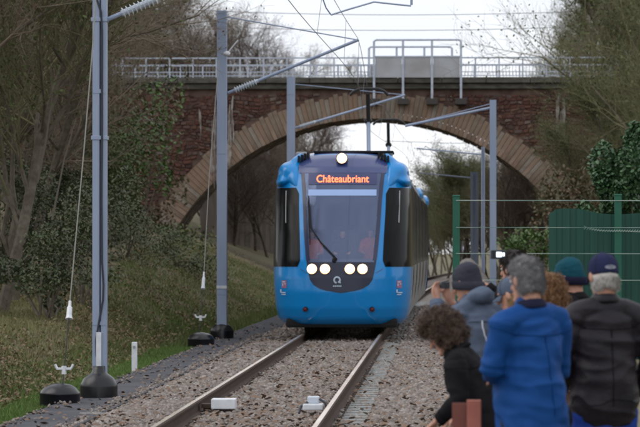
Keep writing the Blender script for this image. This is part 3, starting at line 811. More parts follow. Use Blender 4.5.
# black side windows wrapping the corner
def inn(z): return px_p(.845 - .05 * sstep(2.7, 1.3, z) + .05 * (1 - sstep(1.30, 1.42, z)) + .06 * sstep(2.72, 2.84, z), z)
for s in (-1, 1):
    vs, fs = [], []; nz, nx = 26, 26
    for j in range(nz + 1):
        z = 1.30 + 1.54 * j / nz; a = inn(z)
        for i in range(nx + 1):
            t = i / nx
            p = a + (math.pi / 2 - a) * min(1, t / .7)
            v = surf(p, z, .008)
            if t > .7: v.y += (3.46 - v.y) * (t - .7) / .3
            vs.append(Vector((s * v.x, v.y, v.z)))
    for j in range(nz):
        for i in range(nx): k = j * (nx + 1) + i; fs.append((k, k + 1, k + nx + 2, k + nx + 1))
    o = MB().add(vs, fs).build('side_window', M_blackg, tram, smooth=True, T=TT)
    # pale vertical bar seen in the side glass
    v0, v1 = surf(px_p(1.10, 2.8), 2.78, .014), surf(px_p(1.09, 2.2), 2.15, .014)
    MB().tube([Vector((s * v0.x, v0.y, v0.z)), Vector((s * v1.x, v1.y, v1.z))], .012, 5).build('window_bar', M_silver, o, T=TT)
    # blue pods at the shoulders (rear view cameras)
    b = MB(); pp = [surf(px_p(xx, zz), zz, -.05) for xx, zz in ((.90, 3.42), (.97, 3.32), (1.0, 3.15), (.98, 2.98), (.93, 2.86))]
    b.tube([Vector((s * q.x, q.y, q.z)) for q in pp], [(.10, .14), (.15, .15), (.15, .15), (.13, .13), (.07, .09)], 16, round_caps=True)
    q = surf(px_p(1.15, 2.98), 2.98)
    b.ell((s * 1.185, q.y + .22, 2.97), (.165, .44, .125), 20, 14, M=Matrix.Rotation(s * R(24), 3, 'Y')); b.ell((s * 1.10, q.y + .25, 3.14), (.20, .40, .22), 16, 12)
    me = remesh('shoulder_fairing', b, .022, M_blue, 60, parent=tram)
    for v in me.data.vertices: v.co = TT(v.co)
    b = MB()
    for k in range(4): b.box((s * (.70 + .06 * k) - .018, 1.5, 3.44 - .03 * k), (s * (.70 + .06 * k) + .018, 2.1, 3.545 - .022 * k), bev=.008, M=Matrix.Rotation(0, 4, 'Z'))
    b.build('roof_vent', M_dark, tram, T=TT)
    MB().box((s * .84 - .12, 1.95, 3.40), (s * .84 + .12, 2.5, 3.565), bev=.04).build('vent_cover', M_roofg if s < 0 else M_silver, tram, T=TT)
    # seam line
    zz = [1.30 - .02 * i for i in range(0, 2)]
    seam = [surf(px_p(.80 - .02 * i, 1.28 - .014 * i), 1.26 - .012 * i, .002) for i in range(8)]
    MB().tube([Vector((s * q.x, q.y, q.z)) for q in seam], .006, 4).build('panel_seam', M_navy, tram, T=TT)
MB().box((-.60, 1.9, 3.54), (.98, 3.3, 3.585), bev=.015).build('roof_box', M_dark, tram, T=TT)
# wiper
w0, w1, w2 = onface(309, 202, .07), onface(312, 228, .07), onface(336, 258, .06)
b = MB(); b.tube([w0, w1, onface(322, 243, .07), w2], .015, 6); b.tube([onface(308.5, 196, .05), onface(311, 245, .05)], .010, 5); b.tube([w2, onface(334, 262, .03)], .04, 8); b.build('wiper', M_dark, tram, T=TT)
# interior
b = MB(); b.box((-1.2, 3.0, .5), (1.2, 3.08, 3.3)); b.box((-.75, 1.0, 1.15), (.75, 1.55, 1.42), bev=.06); b.build('cab_interior', M_int, tram, T=TT)
MB().box((-.24, 2.1, .9), (.24, 2.3, 2.1), bev=.08).build('driver_seat', M_int, tram, T=TT)
# underframe, lip, wheels
MB().box((-1.08, .45, .12), (1.08, 3.6, .30), bev=.05).build('underframe', M_dark, tram, T=TT)
b = MB(); vs, fs = [], []
for j, (z, o_) in enumerate(((.13, -.03), (.185, -.005))):
    for i in range(41): vs.append(surf(-1.25 + 2.5 * i / 40, .2, o_) * 1.0 + Vector((0, 0, z - .2)))
for i in range(40): fs.append((i, i + 1, i + 42, i + 41))
b.add(vs, fs).build('lip', M_dark, tram, T=TT)
wh = MB()
for s in (-1, 1): wh.tube([(s * .70, 0, .33), (s * .79, 0, .33)], .33, 20); wh.tube([(s * .68, 0, .33), (s * .70, 0, .33)], .36, 20)
wh.tube([(-.7, 0, .33), (.7, 0, .33)], .07, 8)
wme = wh.mesh('wheelset', mat('wheel_steel', (.06, .055, .05), .6, metal=.6))
def wheelset(y):
    link('wheelset', wme, tram, TT(Vector((0, y, 0))))
for y in (2.3, 4.2, 12, 13.9, 20.5, 22.4, 29, 30.9, 37.4, 39.3): wheelset(y)
b = MB(); b.box((-1.1, 4.2, .18), (1.1, 41, .42)); b.build('chassis', M_dark, tram)
bpy.data.objects['chassis'].location = (0, 0, 0)
me = bpy.data.objects['chassis'].data
for v in me.vertices: v.co = TT(v.co)
# coaches
SEC = [(-1.26, .30), (-1.33, .9), (-1.35, 1.3), (-1.345, 2.6), (-1.32, 2.92), (-1.24, 3.16), (-1.05, 3.36), (-.7, 3.44), (.7, 3.44), (1.05, 3.36), (1.24, 3.16), (1.32, 2.92), (1.345, 2.6), (1.35, 1.3), (1.33, .9), (1.26, .30)]
def coach(y0, y1, last=False):
    b = MB(); n = len(SEC); st_ = 8
    for i in range(st_ + 1):
        y = y0 + (y1 - y0) * i / st_
        for (x, z) in SEC: b.v.append((x, y, z))
    b.n = len(b.v)
    for i in range(st_):
        for k in range(n - 1):
            b.f.append((i * n + k, i * n + k + 1, (i + 1) * n + k + 1, (i + 1) * n + k)); b.m.append(0)
    b.f.append(tuple(range(n))); b.m.append(0); b.f.append(tuple(st_ * n + k for k in range(n))[::-1]); b.m.append(0)
    co = b.build('coach', M_silver, tram, T=TT)
    y = y0 + .12; k = 0
    while y < y1 - .8:
        L_ = 1.35 if k % 3 == 1 else 1.75; y2 = min(y + L_, y1 - .1)
        for s in (-1, 1):
            z0 = .42 if k % 3 == 1 else 1.30
            q = MB(); q.add([(s * 1.352, y, max(z0, .9)), (s * 1.352, y2, max(z0, .9)), (s * 1.356, y2, 1.4), (s * 1.356, y, 1.4), (s * 1.353, y2, 2.6), (s * 1.353, y, 2.6), (s * 1.325, y2, 2.95), (s * 1.325, y, 2.95), (s * 1.27, y2, z0), (s * 1.27, y, z0)],
                  ([(0, 1, 2, 3)] if z0 > 1 else [(0, 1, 2, 3), (9, 8, 1, 0)]) + [(3, 2, 4, 5), (5, 4, 6, 7)])
            q.build('window' if k % 3 != 1 else 'door', M_blackg, co, T=TT)
            MB().box((s * 1.35 - .012, y2 + .005, 1.3), (s * 1.35 + .004, y2 + .045, 2.6)).build('window_pillar', M_dark, co, T=TT)
        y = y2 + .05; k += 1
    MB().box((-.9, y0 + .5, 3.40), (.9, y1 - .5, 3.575), bev=.05).build('roof_unit', M_dark if y0 < 4 else M_roofg, co, T=TT)
    MB().box((-1.18, y1 - .02, .4), (1.18, y1 + .42, 3.3)).build('bellows', M_dark, co, T=TT)
for (a, c) in ((3.6, 10.4), (10.8, 17.4), (17.8, 24.4), (24.8, 31.4), (31.8, 38.4)): coach(a, c)
# rear cab
b = MB(); vs = [Vector((v.x * .985, 42.2 - v.y, v.z)) for v in [fixend(p, z) for z in zs[::3] for p in prm[::4]]]; n2 = len(prm[::4])
b.add(vs, [(j * n2 + i, j * n2 + i + 1, (j + 1) * n2 + i + 1, (j + 1) * n2 + i) for j in range(len(zs[::3]) - 1) for i in range(n2 - 1)]); b.build('rear_cab', M_blue, tram, smooth=True, T=TT)
for y in (24.6, 38.9):
    for s in (-1, 1): MB().ell((s * 1.24, y, 3.05), (.15, .7, .20), 12, 8).build('blue_pod', M_blue, tram, smooth=True, T=TT)
# pantographs on the roof
M_pan = mat('pantograph_black', (.015, .015, .017), .5)
def panto(y, top, label_w, px_head):
    p = MB(); a = TT(Vector((0, y, 3.72)))
    x = a.x + .12
    p.tube([(x, a.y, 3.55), (x - .03, a.y + 1.0, top - .75)], .05, 6); o1 = p.build('pantograph_lower_arm', M_mast, tram)
    p = MB(); p.tube([(x - .03, a.y + 1.0, top - .78), (x - .03, a.y + .3, top - .10)], .05, 6); p.ell((x - .03, a.y + 1, top - .76), (.10, .10, .09), 8, 6); p.build('pantograph_upper_arm', M_pan, tram)
    p = MB(); hw = label_w / 2
    p.tube([(x - hw, a.y + .3, top - .16), (x - hw + .10, a.y + .3, top - .06), (x - hw + .25, a.y + .3, top), (x + hw - .25, a.y + .3, top), (x + hw - .10, a.y + .3, top - .06), (x + hw, a.y + .3, top - .16)], .035, 6)
    p.build('pantograph_head', M_pan, tram)
panto(18, 5.55, .95, 0); panto(40.5, 5.62, 1.0, 0)

# ------------------------------------------------------------------ boxes on the track
p = P(218, 405, 40.9)
bx = root('track_box', (p.x, 38.6, -.16), 'white sheet metal box fixed beside the inner face of the left rail', 'equipment box')
Lx = P(202, 405, 38.6).x; Rx = P(236, 405, 38.6).x; zt = P(218, 398.5, 38.6).z
q = MB(); q.box((Lx + .11, 38.45, zt - .11), (Rx, 38.75, zt), bev=.01); q.build('housing', M_white, bx)
q = MB(); q.box((Lx, 38.5, zt - .10), (Lx + .108, 38.7, zt - .055)); q.box((Lx + .02, 38.52, zt - .145), (Lx + .10, 38.6, zt - .10)); q.box((Lx + .13, 38.5, zt - .16), (Rx - .02, 38.7, zt - .112)); q.build('bracket', M_clip, bx)
p = P(315, 410, 38.0)
bx = root('track_sensor', (p.x, 38, -.2), 'small grey two part device on the ballast near the right rail', 'sensor')
q = MB(); q.box((p.x - .13, 37.9, p.z - .0), (p.x + .09, 38.15, p.z + .07), bev=.015); q.build('base', M_white, bx)
q = MB(); q.box((p.x - .085, 38.0, p.z + .07), (p.x + .045, 38.2, p.z + .145), bev=.015); q.build('housing', M_ins, bx)
q = MB(); q.tube([(p.x + .05, 38, p.z + .12), (p.x + .11, 37.98, p.z + .08), (p.x + .14, 37.95, p.z + .0), (p.x + .12, 37.9, p.z - .04)], .014, 6); q.build('cable', M_cable, bx)
q = MB(); q.tube([(p.x - .08, 38, p.z + .08), (p.x - .15, 37.95, p.z + .04), (p.x - .17, 37.9, p.z - .03)], .014, 6); q.build('cable', M_cable, bx)
# marker post
p = P(134.5, 371, 53.8)
mk = root('marker_post', p, 'short white marker post on the grass beside the walkway', 'marker post')
pt = P(134.5, 342, 53.8); MB().box((p.x - .042, 53.77, p.z - .15), (p.x + .042, 53.83, pt.z), bev=.01).build('post', M_white, mk)
MB().box((p.x - .022, 53.755, pt.z - .09), (p.x + .016, 53.766, pt.z - .055)).build('plate', mat('grey_plate', (.3, .32, .35), .5), mk)
# pale cable trough lid and kerb block on the walkway
q = MB(); A, B_ = P(80, 413, 39.2), P(126, 411, 39.4)
q.box((A.x, 39.05, -.215), (B_.x, 39.3, -.185), bev=.008); o = q.build('trough_lid', mat('lid_concrete', (.2, .2, .21), .9), None); meta(o, 'pale flat lid lying across the dark walkway', 'cable trough lid')
A, B_ = P(-8, 425, 38.6), P(10, 425, 38.6)
q = MB(); q.box((A.x, 38.4, -.35), (B_.x, 38.7, P(0, 422, 38.6).z), bev=.01); o = q.build('kerb_block', M_conc); meta(o, 'pale concrete block at the left edge of the walkway', 'kerb block')
# gravel heap right of the tram
def heap(x, y):
    dx, dy = (x - .95) / .95, (y - 122) / 11; d = dx * dx + dy * dy
    return -.35 + 1.6 * math.exp(-d * 1.1) * (1 + .12 * noise.noise(Vector((x * 4, y * 2, 0))))
vs, fs = grid([-1.2 + i * .1 for i in range(46)], [98 + i * 1.2 for i in range(42)], heap)
o = MB().add(vs, fs).build('gravel_heap', mat('heap_gravel', (.10, .092, .085), .95, var=(.24, .22, .205), vscale=14, bump=1, bscale=30, detail=9), smooth=True)
meta(o, 'grey gravel heap between the tram and the green fence post', 'gravel heap')

# ------------------------------------------------------------------ green fence
FY = 56.0
M_green = mat('fence_green', (.009, .095, .058), .45, var=(.012, .11, .068), vscale=5)
M_greend = mat('sheet_green', (.005, .055, .042), .5, var=(.008, .070, .052), vscale=3, stretch=(6, 1, .3))
M_strand = mat('fence_strand', (.10, .20, .17), .45, var=(.40, .48, .44), vscale=1.2)
f0, f1 = P(456, 197, FY), P(618, 196, FY)
fn = root('wire_fence', (f0.x, FY, -.2), 'green fence of horizontal wires between green posts behind the onlookers', 'fence')
for (px_, py_, wpx) in ((456.2, 197, 7), (618, 196, 7), (780, 196, 7)):
    p = P(px_, py_, FY); h = wpx / 2 * FY / F
    po = MB().box((p.x - h, FY - h, -.25), (p.x + h, FY + h, p.z), bev=.006).build('post', M_green, fn)
    MB().box((p.x - h - .006, FY - h - .006, p.z), (p.x + h + .006, FY + h + .006, p.z + .03), bev=.01).build('cap', M_green, po)
for py_ in (200.5, 227.5, 253.5, 280, 306, 332):
    a, c = P(456, py_, FY), P(800, py_ + .5, FY)
    MB().tube([a + Vector((0, -.07, 0)), c + Vector((0, -.07, 0))], .0065 if py_ < 201 else .005, 5).build('wire', M_strand, fn)
bfx0 = P(549, 210, FY + .25).x
wf = root('panel_fence', (bfx0, FY + .3, -.2), 'dark green ribbed panel fence with a wavy top behind the wires', 'fence')
x = bfx0; i = 0
while x < P(665, 210, FY).x:
    pxx = 442 + (x + .055) * F / FY - 442 + 442
    pxx = 549 + (x - bfx0) * F / FY
    yt = np.interp(pxx, [549, 553, 560, 575, 585, 600, 618, 640, 670], [214, 210, 208.5, 208.5, 210, 213.5, 214.5, 213, 210])
    zt = P(pxx, yt, FY + .25).z
    yt2 = np.interp(pxx + 7, [549, 553, 560, 575, 585, 600, 618, 640, 670], [214, 210, 208.5, 208.5, 210, 213.5, 214.5, 213, 210]); zt2 = P(pxx, yt2, FY + .25).z
    b = MB(); y_ = FY + .25 + (.02 if i % 2 else 0)
    b.add([(x, y_, -.25), (x + .112, y_, -.25), (x + .112, y_, zt2), (x, y_, zt), (x, y_ + .018, -.25), (x + .112, y_ + .018, -.25), (x + .112, y_ + .018, zt2), (x, y_ + .018, zt)],
          [(0, 1, 2, 3), (5, 4, 7, 6), (1, 5, 6, 2), (4, 0, 3, 7), (3, 2, 6, 7)])
    b.build('board', M_greend, wf); x += .112 if i % 2 else .108; i += 1
for zz in (.3, 1.8): MB().box((bfx0, FY + .29, zz), (bfx0 + 1.9, FY + .34, zz + .06)).build('rail', M_greend, wf)
tw = MB(); tw.tube([P(584, 226, FY - .15), P(590, 229, FY - .1), P(600, 230.5, FY - .1), P(610, 231, FY - .1), P(625, 231, FY - .1), P(641, 232, FY - .1)], .006, 5)
for k in range(22): p = P(585 + k * 2.6, 228.5 + min(2.5, k * .35), FY - .12); tw.tube([p + Vector((-.015, 0, -.015)), p + Vector((.02, 0, .02))], .004, 4)
o = tw.build('barbed_wire', M_strand); meta(o, 'short loose strand of pale barbed wire in front of the green panels', 'barbed wire')
# red brown barrier post
p = P(466, 400, 19.6)
bp_ = root('barrier_post', (p.x, 19.6, -.12), 'red brown square post in front of the bending woman in black', 'post')
M_red = mat('red_brown_paint', (.36, .115, .085), .6, var=(.42, .15, .11), vscale=6, bump=.1)
MB().box((P(467, 400, 19.55).x, 19.55, -.12), (P(481, 400, 19.55).x, 19.64, p.z), bev=.003).build('post', M_red, bp_)
M_red_shade = mat('red_brown_shaded_side', (.17, .060, .050), .7, var=(.20, .075, .06), vscale=6)  # same red paint darkened, side shade of the post put into the colour
MB().box((P(452, 400, 19.7).x, 19.66, -.12), (P(466.5, 400, 19.7).x, 19.70, p.z - .02)).build('board', M_red_shade, bp_)  # flat piece standing in for the shaded left face of the post
# ------------------------------------------------------------------ vegetation
def tree_meshes(seed, H, spread, twig_col, leaf_col, nleaf, leaf_size, trunk_r=.13, up=.45, lean=0, leafy_low=False, ntw=1.0):
    rr = random.Random(seed); tb = MB(); tw_v = []; tw_f = []; tips = []
    def seg3(a, b_, ra, rb_):
        d = (b_ - a).normalized(); u = d.orthogonal().normalized(); q = d.cross(u); n0 = len(tw_v)
        for (p, r_) in ((a, ra), (b_, rb_)):
            for k in range(3): an = 2.094 * k; tw_v.append(p + u * (math.cos(an) * r_) + q * (math.sin(an) * r_))
        for k in range(3): k2 = (k + 1) % 3; tw_f.append((n0 + k, n0 + k2, n0 + 3 + k2)); tw_f.append((n0 + k, n0 + 3 + k2, n0 + 3 + k))
    def grow(p, d, L_, r, lv):
        n = 4 if lv < 2 else 3; pts = [p]; rad = [r]
        for i in range(n):
            d = (d + Vector((rr.gauss(0, .16), rr.gauss(0, .16), rr.gauss(.03 if lv else 0, .10)))).normalized()
            p = p + d * (L_ / n); pts.append(p); rad.append(r * (1 - .55 * (i + 1) / n))
        if lv < 2: tb.tube(pts, rad, 7 if lv == 0 else 5)
        else:
            for a, b_, ra, rb_ in zip(pts, pts[1:], rad, rad[1:]): seg3(a, b_, ra, rb_)
        if lv >= 2: tips.extend(pts[1:])
        if lv >= 4: return
        kids = {0: int(15 * ntw), 1: int(9 * ntw), 2: int(8 * ntw), 3: int(6 * ntw)}[lv]
        for c in range(kids):
            t = (.22 if lv == 0 else .15) + (.83 if lv == 0 else .9) * (c + rr.random()) / kids
            t = min(t, .99); i = min(n - 1, int(t * n)); q = pts[i].lerp(pts[i + 1], t * n - i)
            a = rr.uniform(0, 6.283); tilt = rr.uniform(.45, 1.15)
            dd = pts[i + 1] - pts[i]; dd.normalize(); u = dd.orthogonal().normalized(); v_ = dd.cross(u)
            nd = (dd * math.cos(tilt) + (u * math.cos(a) + v_ * math.sin(a)) * math.sin(tilt) + Vector((0, 0, up * .4))).normalized()
            k = {0: .50 * spread * (1.15 - .7 * t), 1: .55, 2: .55, 3: .5}[lv]
            grow(q, nd, L_ * k * rr.uniform(.7, 1.2), max(.004, rad[i] * (.55 if lv else .45)), lv + 1)
    grow(Vector((0, 0, -.3)), Vector((lean, 0, 1)).normalized(), H, trunk_r, 0)
    tme = tb.mesh('trunk', mat('bark', (.085, .070, .052), .95, var=(.15, .13, .10), vscale=6, bump=.6, bscale=20))
    n1 = len(tw_v); V = np.array([v[:] for v in tw_v]); T = np.array(tw_f)
    pts = []
    for _ in range(nleaf):
        q = rr.choice(tips); pts.append((q.x + rr.gauss(0, .13), q.y + rr.gauss(0, .13), q.z + rr.gauss(0, .13)))
    mt = mat('twigs_' + str(seed), twig_col[0], .95, island=twig_col)
    if nleaf:
        lm = leaf_cards(pts, leaf_size, 'tree_leaf_%d' % seed, leaf_col, tilt=1.4)
        lv_ = np.empty(len(lm.vertices) * 3, dtype=np.float32); lm.vertices.foreach_get('co', lv_); lv_ = lv_.reshape(-1, 3)
        lt = np.empty(len(lm.loops), dtype=np.int32); lm.loops.foreach_get('vertex_index', lt); lt = lt.reshape(-1, 3)
        me = npmesh('crown', np.vstack([V, lv_]), np.vstack([T, lt + n1]), [mt, lm.materials[0]])
        mi = np.zeros(len(T) + len(lt), dtype=np.int32); mi[len(T):] = 1; me.polygons.foreach_set('material_index', mi)
    else: me = npmesh('crown', V, T, mt)
    return tme, me
TW1 = [(.16, .125, .095), (.21, .165, .125), (.25, .205, .155), (.17, .15, .105)]
TW2 = [(.12, .115, .06), (.17, .165, .085), (.14, .13, .07), (.21, .195, .11)]
LB = [(.11, .07, .042), (.16, .10, .062), (.075, .08, .036), (.13, .105, .06), (.07, .085, .04)]
LG = [(.065, .095, .028), (.10, .13, .042), (.05, .07, .022), (.13, .145, .055)]
protos = [tree_meshes(11, 9.5, .9, TW1, LB, 5200, .036), tree_meshes(12, 12, .75, TW1, LB, 3000, .038), tree_meshes(13, 8, 1.1, TW2, LG, 7000, .042, up=.8),
          tree_meshes(14, 11, .8, TW2, LG, 4200, .038, up=.9), tree_meshes(15, 10, .95, [(.085, .060, .052), (.12, .085, .072), (.10, .075, .06)], [(.10, .06, .05)] * 2, 600, .05)]
MARKS = [(0, 'at the far left'), (60, 'left of the nearest mast'), (100, 'behind the nearest mast'), (140, 'over the left end of the railing'), (180, 'between the nearest and second masts'), (222, 'behind the second mast'),
         (255, 'right of the second mast'), (291, 'by the mast at the tram roof'), (330, 'above the tram roof'), (430, 'beside the rear of the tram'), (456, 'behind the green fence post'), (474, 'by the broad far mast'), (493, 'behind the mast before the arch'),
         (525, 'at the right foot of the arch'), (560, 'at the lime stains on the right wall'), (600, 'where the railing ends on the right'), (640, 'above the green laurel')]
USED = {}
def tree(k, x, y, s, label, group, z=None, name='tree', cat='tree', sz=1):
    z = ground_z(x, y) if z is None else z
    pm = x * F / y + 442; mk_ = min(MARKS, key=lambda q: abs(q[0] - pm))[1]; H_ = {0: 9.5, 1: 12, 2: 8, 3: 11, 4: 10}[k] * s
    for sz_ in ('', 'tall ' if H_ > 9 else 'low ', 'slender ' if k in (1, 4) else 'spreading ', 'nearer ' if y < 140 else 'farther '):
        lb_ = sz_ + label + ' ' + mk_
        if lb_ not in USED: break
    USED[lb_] = 1; label = lb_
    rt = root(name, (x, y, z), label, cat, group, rz=rnd.uniform(0, 6.28)); rt.scale = (s, s, s * sz)
    t, c = protos[k]
    for nm, me in (('trunk', t), ('crown', c)):
        o = bpy.data.objects.new(nm, me); C.objects.link(o); o.parent = rt
    return rt
def xat(px_, Y): return (px_ - 442) * Y / F
# left wood above the cutting
g1 = 'bare brown trees of the wood left of the track'
n_ = 0
for row, Y in enumerate((64, 72, 80, 90, 101, 113, 126, 140)):
    lim = 116 - 2.0 * F / Y
    for k in range(7):
        px_ = lim - k * (24 + 60 / (row + 1)) * .9 + rnd.uniform(-8, 8)
        if px_ < -170: continue
        x = xat(px_, Y); kk = rnd.choice((0, 1, 0, 2, 3) if px_ > 60 else (0, 1, 4, 0, 2))
        tree(kk, x, Y + rnd.uniform(-3, 3), rnd.uniform(.75, 1.05), 'bare brown tree in the left wood', g1)
# trees behind the bridge on the left, falling towards the middle
g2 = 'brown trees behind the left half of the bridge'
for (px_, Y, top) in ((118, 176, -40), (140, 180, -30), (160, 178, -22), (178, 184, -8), (196, 182, 2), (212, 188, 8), (228, 184, 20), (243, 190, 24), (257, 188, 30), (150, 200, -30), (185, 205, 0), (268, 215, 38), (285, 215, 50), (130, 215, -50), (310, 260, 52), (95, 180, -40), (70, 176, -40), (40, 182, -30), (10, 178, -30), (85, 170, 20), (55, 172, 10), (104, 172, 30)):
    x = xat(px_, Y); z0 = 6.5; zt = 1.67 + (248 - top) * Y / F; k = rnd.choice((1, 4, 0)); H = {0: 9.5, 1: 12, 4: 10}[k] * 1.12
    s = (zt - z0) / H
    tree(k, x, Y, s, 'brown bare tree behind the bridge', g2, z=z0)
# trees and scrub seen through the arch
g3 = 'bare trees on the far bank seen through the arch'
for (px_, Y, top, z0) in ((215, 178, 140, .3), (235, 176, 120, .3), (255, 182, 118, .3), (272, 178, 112, .3), (290, 184, 116, .3), (306, 190, 118, .3), (322, 196, 124, .2), (335, 205, 134, 0), (248, 200, 110, 1), (282, 205, 110, 1), (205, 190, 130, 1), (225, 205, 110, 1), (300, 215, 112, 1), (504, 172, 150, .3), (514, 175, 145, .3), (524, 172, 150, .5), (534, 174, 150, .8), (545, 172, 160, .8), (498, 185, 165, 0), (555, 178, 160, 1), (519, 184, 140, .5)):
    x = xat(px_, Y); zt = 1.67 + (248 - top) * Y / F; k = rnd.choice((0, 4, 1)); H = {0: 9.5, 1: 12, 4: 10}[k] * 1.1
    tree(k, x, Y, (zt - z0) / H, 'bare tree beyond the arch', g3, z=z0)
g4 = 'olive bushes on the right bank through the arch'
for (px_, Y, top) in ((430, 215, 200), (438, 212, 190), (447, 208, 184), (456, 206, 178), (465, 204, 172), (474, 202, 166), (483, 200, 158), (495, 196, 150), (424, 260, 200), (432, 240, 186), (441, 250, 180), (450, 230, 172), (459, 225, 168), (468, 215, 166), (478, 210, 160), (488, 205, 165), (500, 200, 150), (512, 198, 150), (436, 300, 195), (446, 290, 185), (470, 250, 172)):
    x = xat(px_, Y); z0 = -.2; zt = 1.67 + (248 - top) * Y / F; k = rnd.choice((2, 3)); H = {2: 8, 3: 11}[k] * 1.1
    tree(k, x, Y, (zt - z0) / H, 'olive bush beyond the arch', g4, z=z0, name='bush', cat='bush')
# right side trees in front of the bridge end
g5 = 'fine twigged olive trees at the right end of the bridge'
for (px_, Y, top) in ((640, 148, 20), (655, 140, -20), (668, 132, -40), (675, 125, -60), (640, 150, 60), (690, 112, 20), (622, 150, 95), (610, 148, 110), (650, 138, 60), (598, 150, 130), (625, 140, 110), (585, 152, 165), (680, 105, 0), (600, 145, 165), (645, 130, 90), (570, 152, 190), (618, 135, 150), (640, 120, 120)):
    x = xat(px_, Y); z0 = ground_z(x, Y) - .3; zt = 1.67 + (248 - top) * Y / F; k = rnd.choice((2, 3, 3)); H = {2: 8, 3: 11}[k] * 1.05
    tree(k, x, Y, max(.3, (zt - z0) / H), 'olive tree on the right bank', g5, z=z0)
g6 = 'bare trees behind the right end of the bridge'
for (px_, Y, top) in ((555, 185, 52), (566, 182, 36), (580, 178, 8), (596, 176, -20), (612, 178, -40), (635, 175, -60), (545, 200, 62), (620, 186, -30), (590, 200, -10), (620, 195, -50)):
    x = xat(px_, Y); z0 = 6; zt = 1.67 + (248 - top) * Y / F; k = rnd.choice((3, 3, 1)); H = {3: 11, 1: 12}[k] * 1.1
    tree(k, x, Y, (zt - z0) / H, 'bare tree behind the bridge', g6, z=z0)
# leafy shrubs: laurel on the right, ivy masses on the left, sapling by the bridge
def shrub(px_, py_, Y, r, label, cols, n, size, name='shrub', zb=None, sy=1.0, branches=True, shell=.55):
    c = P(px_, py_, Y); zb = ground_z(c.x, Y) if zb is None else zb
    rt = root(name, (c.x, Y, zb), label, 'shrub')
    pts = []; cl = [(Vector((rnd.gauss(0, .5), rnd.gauss(0, .5), rnd.gauss(0, .5))), rnd.uniform(.25, .6)) for _ in range(14)]
    for _ in range(n):
        q, s = rnd.choice(cl); v = Vector((rnd.gauss(0, 1), rnd.gauss(0, 1), rnd.gauss(0, 1))).normalized() * s * rnd.uniform(shell, 1.1) + q
        pts.append((c.x + v.x * r[0], Y + v.y * r[1], c.z + v.z * r[2]))
    me = leaf_cards(pts, size, 'leaves', cols, tilt=1.1, rough=.5); o = link('foliage', me, rt)
    b = MB()
    for q, s in cl[:9]:
        e = Vector((c.x + q.x * r[0], Y + q.y * r[1], c.z + q.z * r[2])); b0 = Vector((c.x + rnd.uniform(-.15, .15), Y, zb - .1))
        b.tube([b0, b0.lerp(e, .5) + Vector((rnd.uniform(-.1, .1), 0, .1)), e], [.03, .02, .008], 5)
    b.build('stem', MATS['bark'], rt)
LGR = [(.020, .055, .022), (.035, .085, .035), (.055, .12, .05), (.08, .16, .07)]
LGD = [(.030, .042, .018), (.050, .070, .028), (.065, .088, .035), (.085, .080, .042)]
LYG = [(.05, .10, .02), (.08, .15, .03), (.035, .07, .015)]
shrub(624, 185, 66, (.62, .6, .85), 'glossy green laurel above the green panels at the right', LGR, 9000, .05)
for (px_, py_, Y, rx, rz_, lab) in ((45, 262, 61, .9, .6, 'dark ivy covered shrub behind the first stay wire'), (85, 235, 68, .9, 1.0, 'dark green shrub left of the nearest mast at the wood edge'), (15, 225, 70, .9, 1.2, 'dark shrub low in the wood by the tree trunk'),
                                  (62, 195, 82, .9, .8, 'dark holly mass in the middle of the left wood'), (125, 250, 95, 1.3, 1.0, 'dark green shrub mass right of the nearest mast'), (160, 262, 105, 1.8, 1.2, 'dark low shrub mass on the bank left of the second mast'), (15, 90, 85, 1.5, 1.6, 'dark ivy mass high at the left edge')):
    shrub(px_, py_, Y, (rx, rx, rz_), lab, LGD, 5000, .036)
shrub(140, 150, 110, (1.1, 1.0, 1.7), 'yellow green leafy sapling in front of the left bridge wall', LYG, 1700, .075, shell=.9)
shrub(110, 190, 100, (1.3, 1.0, 2.2), 'green leafy shrub right of the nearest mast below the bridge railing', LG, 6500, .045, name='shrub')
shrub(158, 250, 140, (2.0, 1.0, 1.0), 'olive scrub covering the left foot of the arch', LG, 2800, .08)
shrub(128, 205, 142, (1.8, 1.0, 2.6), 'olive brown scrub at the left end of the bridge wall', LB, 3000, .08)
shrub(118, 120, 146, (2.0, 1.0, 2.2), 'brown green scrub where the railing vanishes on the left', LB, 3000, .08)
shrub(572, 205, 140, (1.8, 1.0, 1.8), 'brown scrub covering the right foot of the arch', LB, 2600, .08)
shrub(530, 248, 120, (1.2, 1.0, .7), 'green weeds below the right side of the arch', LYG, 1500, .07)
# tree with a visible double trunk at the left
rt = root('forked_tree', (xat(14, 66), 66, ground_z(xat(14, 66), 66)), 'forked bare brown trunk at the left edge of the wood', 'tree')
b = MB(); T0 = P(14, 292, 66)
b.tube([P(14, 300, 66), P(14, 270, 66), P(11, 240, 66), P(16, 215, 66), P(12, 185, 66), P(14, 120, 66)], [.10, .085, .07, .06, .05, .02], 8); b.build('trunk', MATS['bark'], rt)
b = MB(); b.tube([P(13, 262, 66), P(2, 235, 66), P(8, 205, 66), P(0, 180, 66)], [.05, .045, .035, .02], 6); b.tube([P(11, 240, 66), P(22, 222, 66.2), P(30, 190, 66.4), P(34, 150, 66.5)], [.04, .035, .03, .015], 6); b.tube([P(16, 215, 66), P(6, 200, 66), P(8, 175, 66)], [.03, .02, .01], 5); b.build('limb', MATS['bark'], rt)
# slanting pale sapling stems in the wood
for k, pts in enumerate((((52, 220), (58, 190), (64, 160), (76, 118)), ((38, 180), (46, 140), (52, 95), (50, 60)))):
    b = MB(); b.tube([P(x, y, 63) for x, y in pts], [.022, .018, .015, .008], 5); o = b.build('sapling', mat('pale_bark', (.14, .12, .10), .9)); meta(o, ('thin pale sapling leaning right in front of the wood', 'thin pale upright sapling in front of the wood')[k], 'sapling')

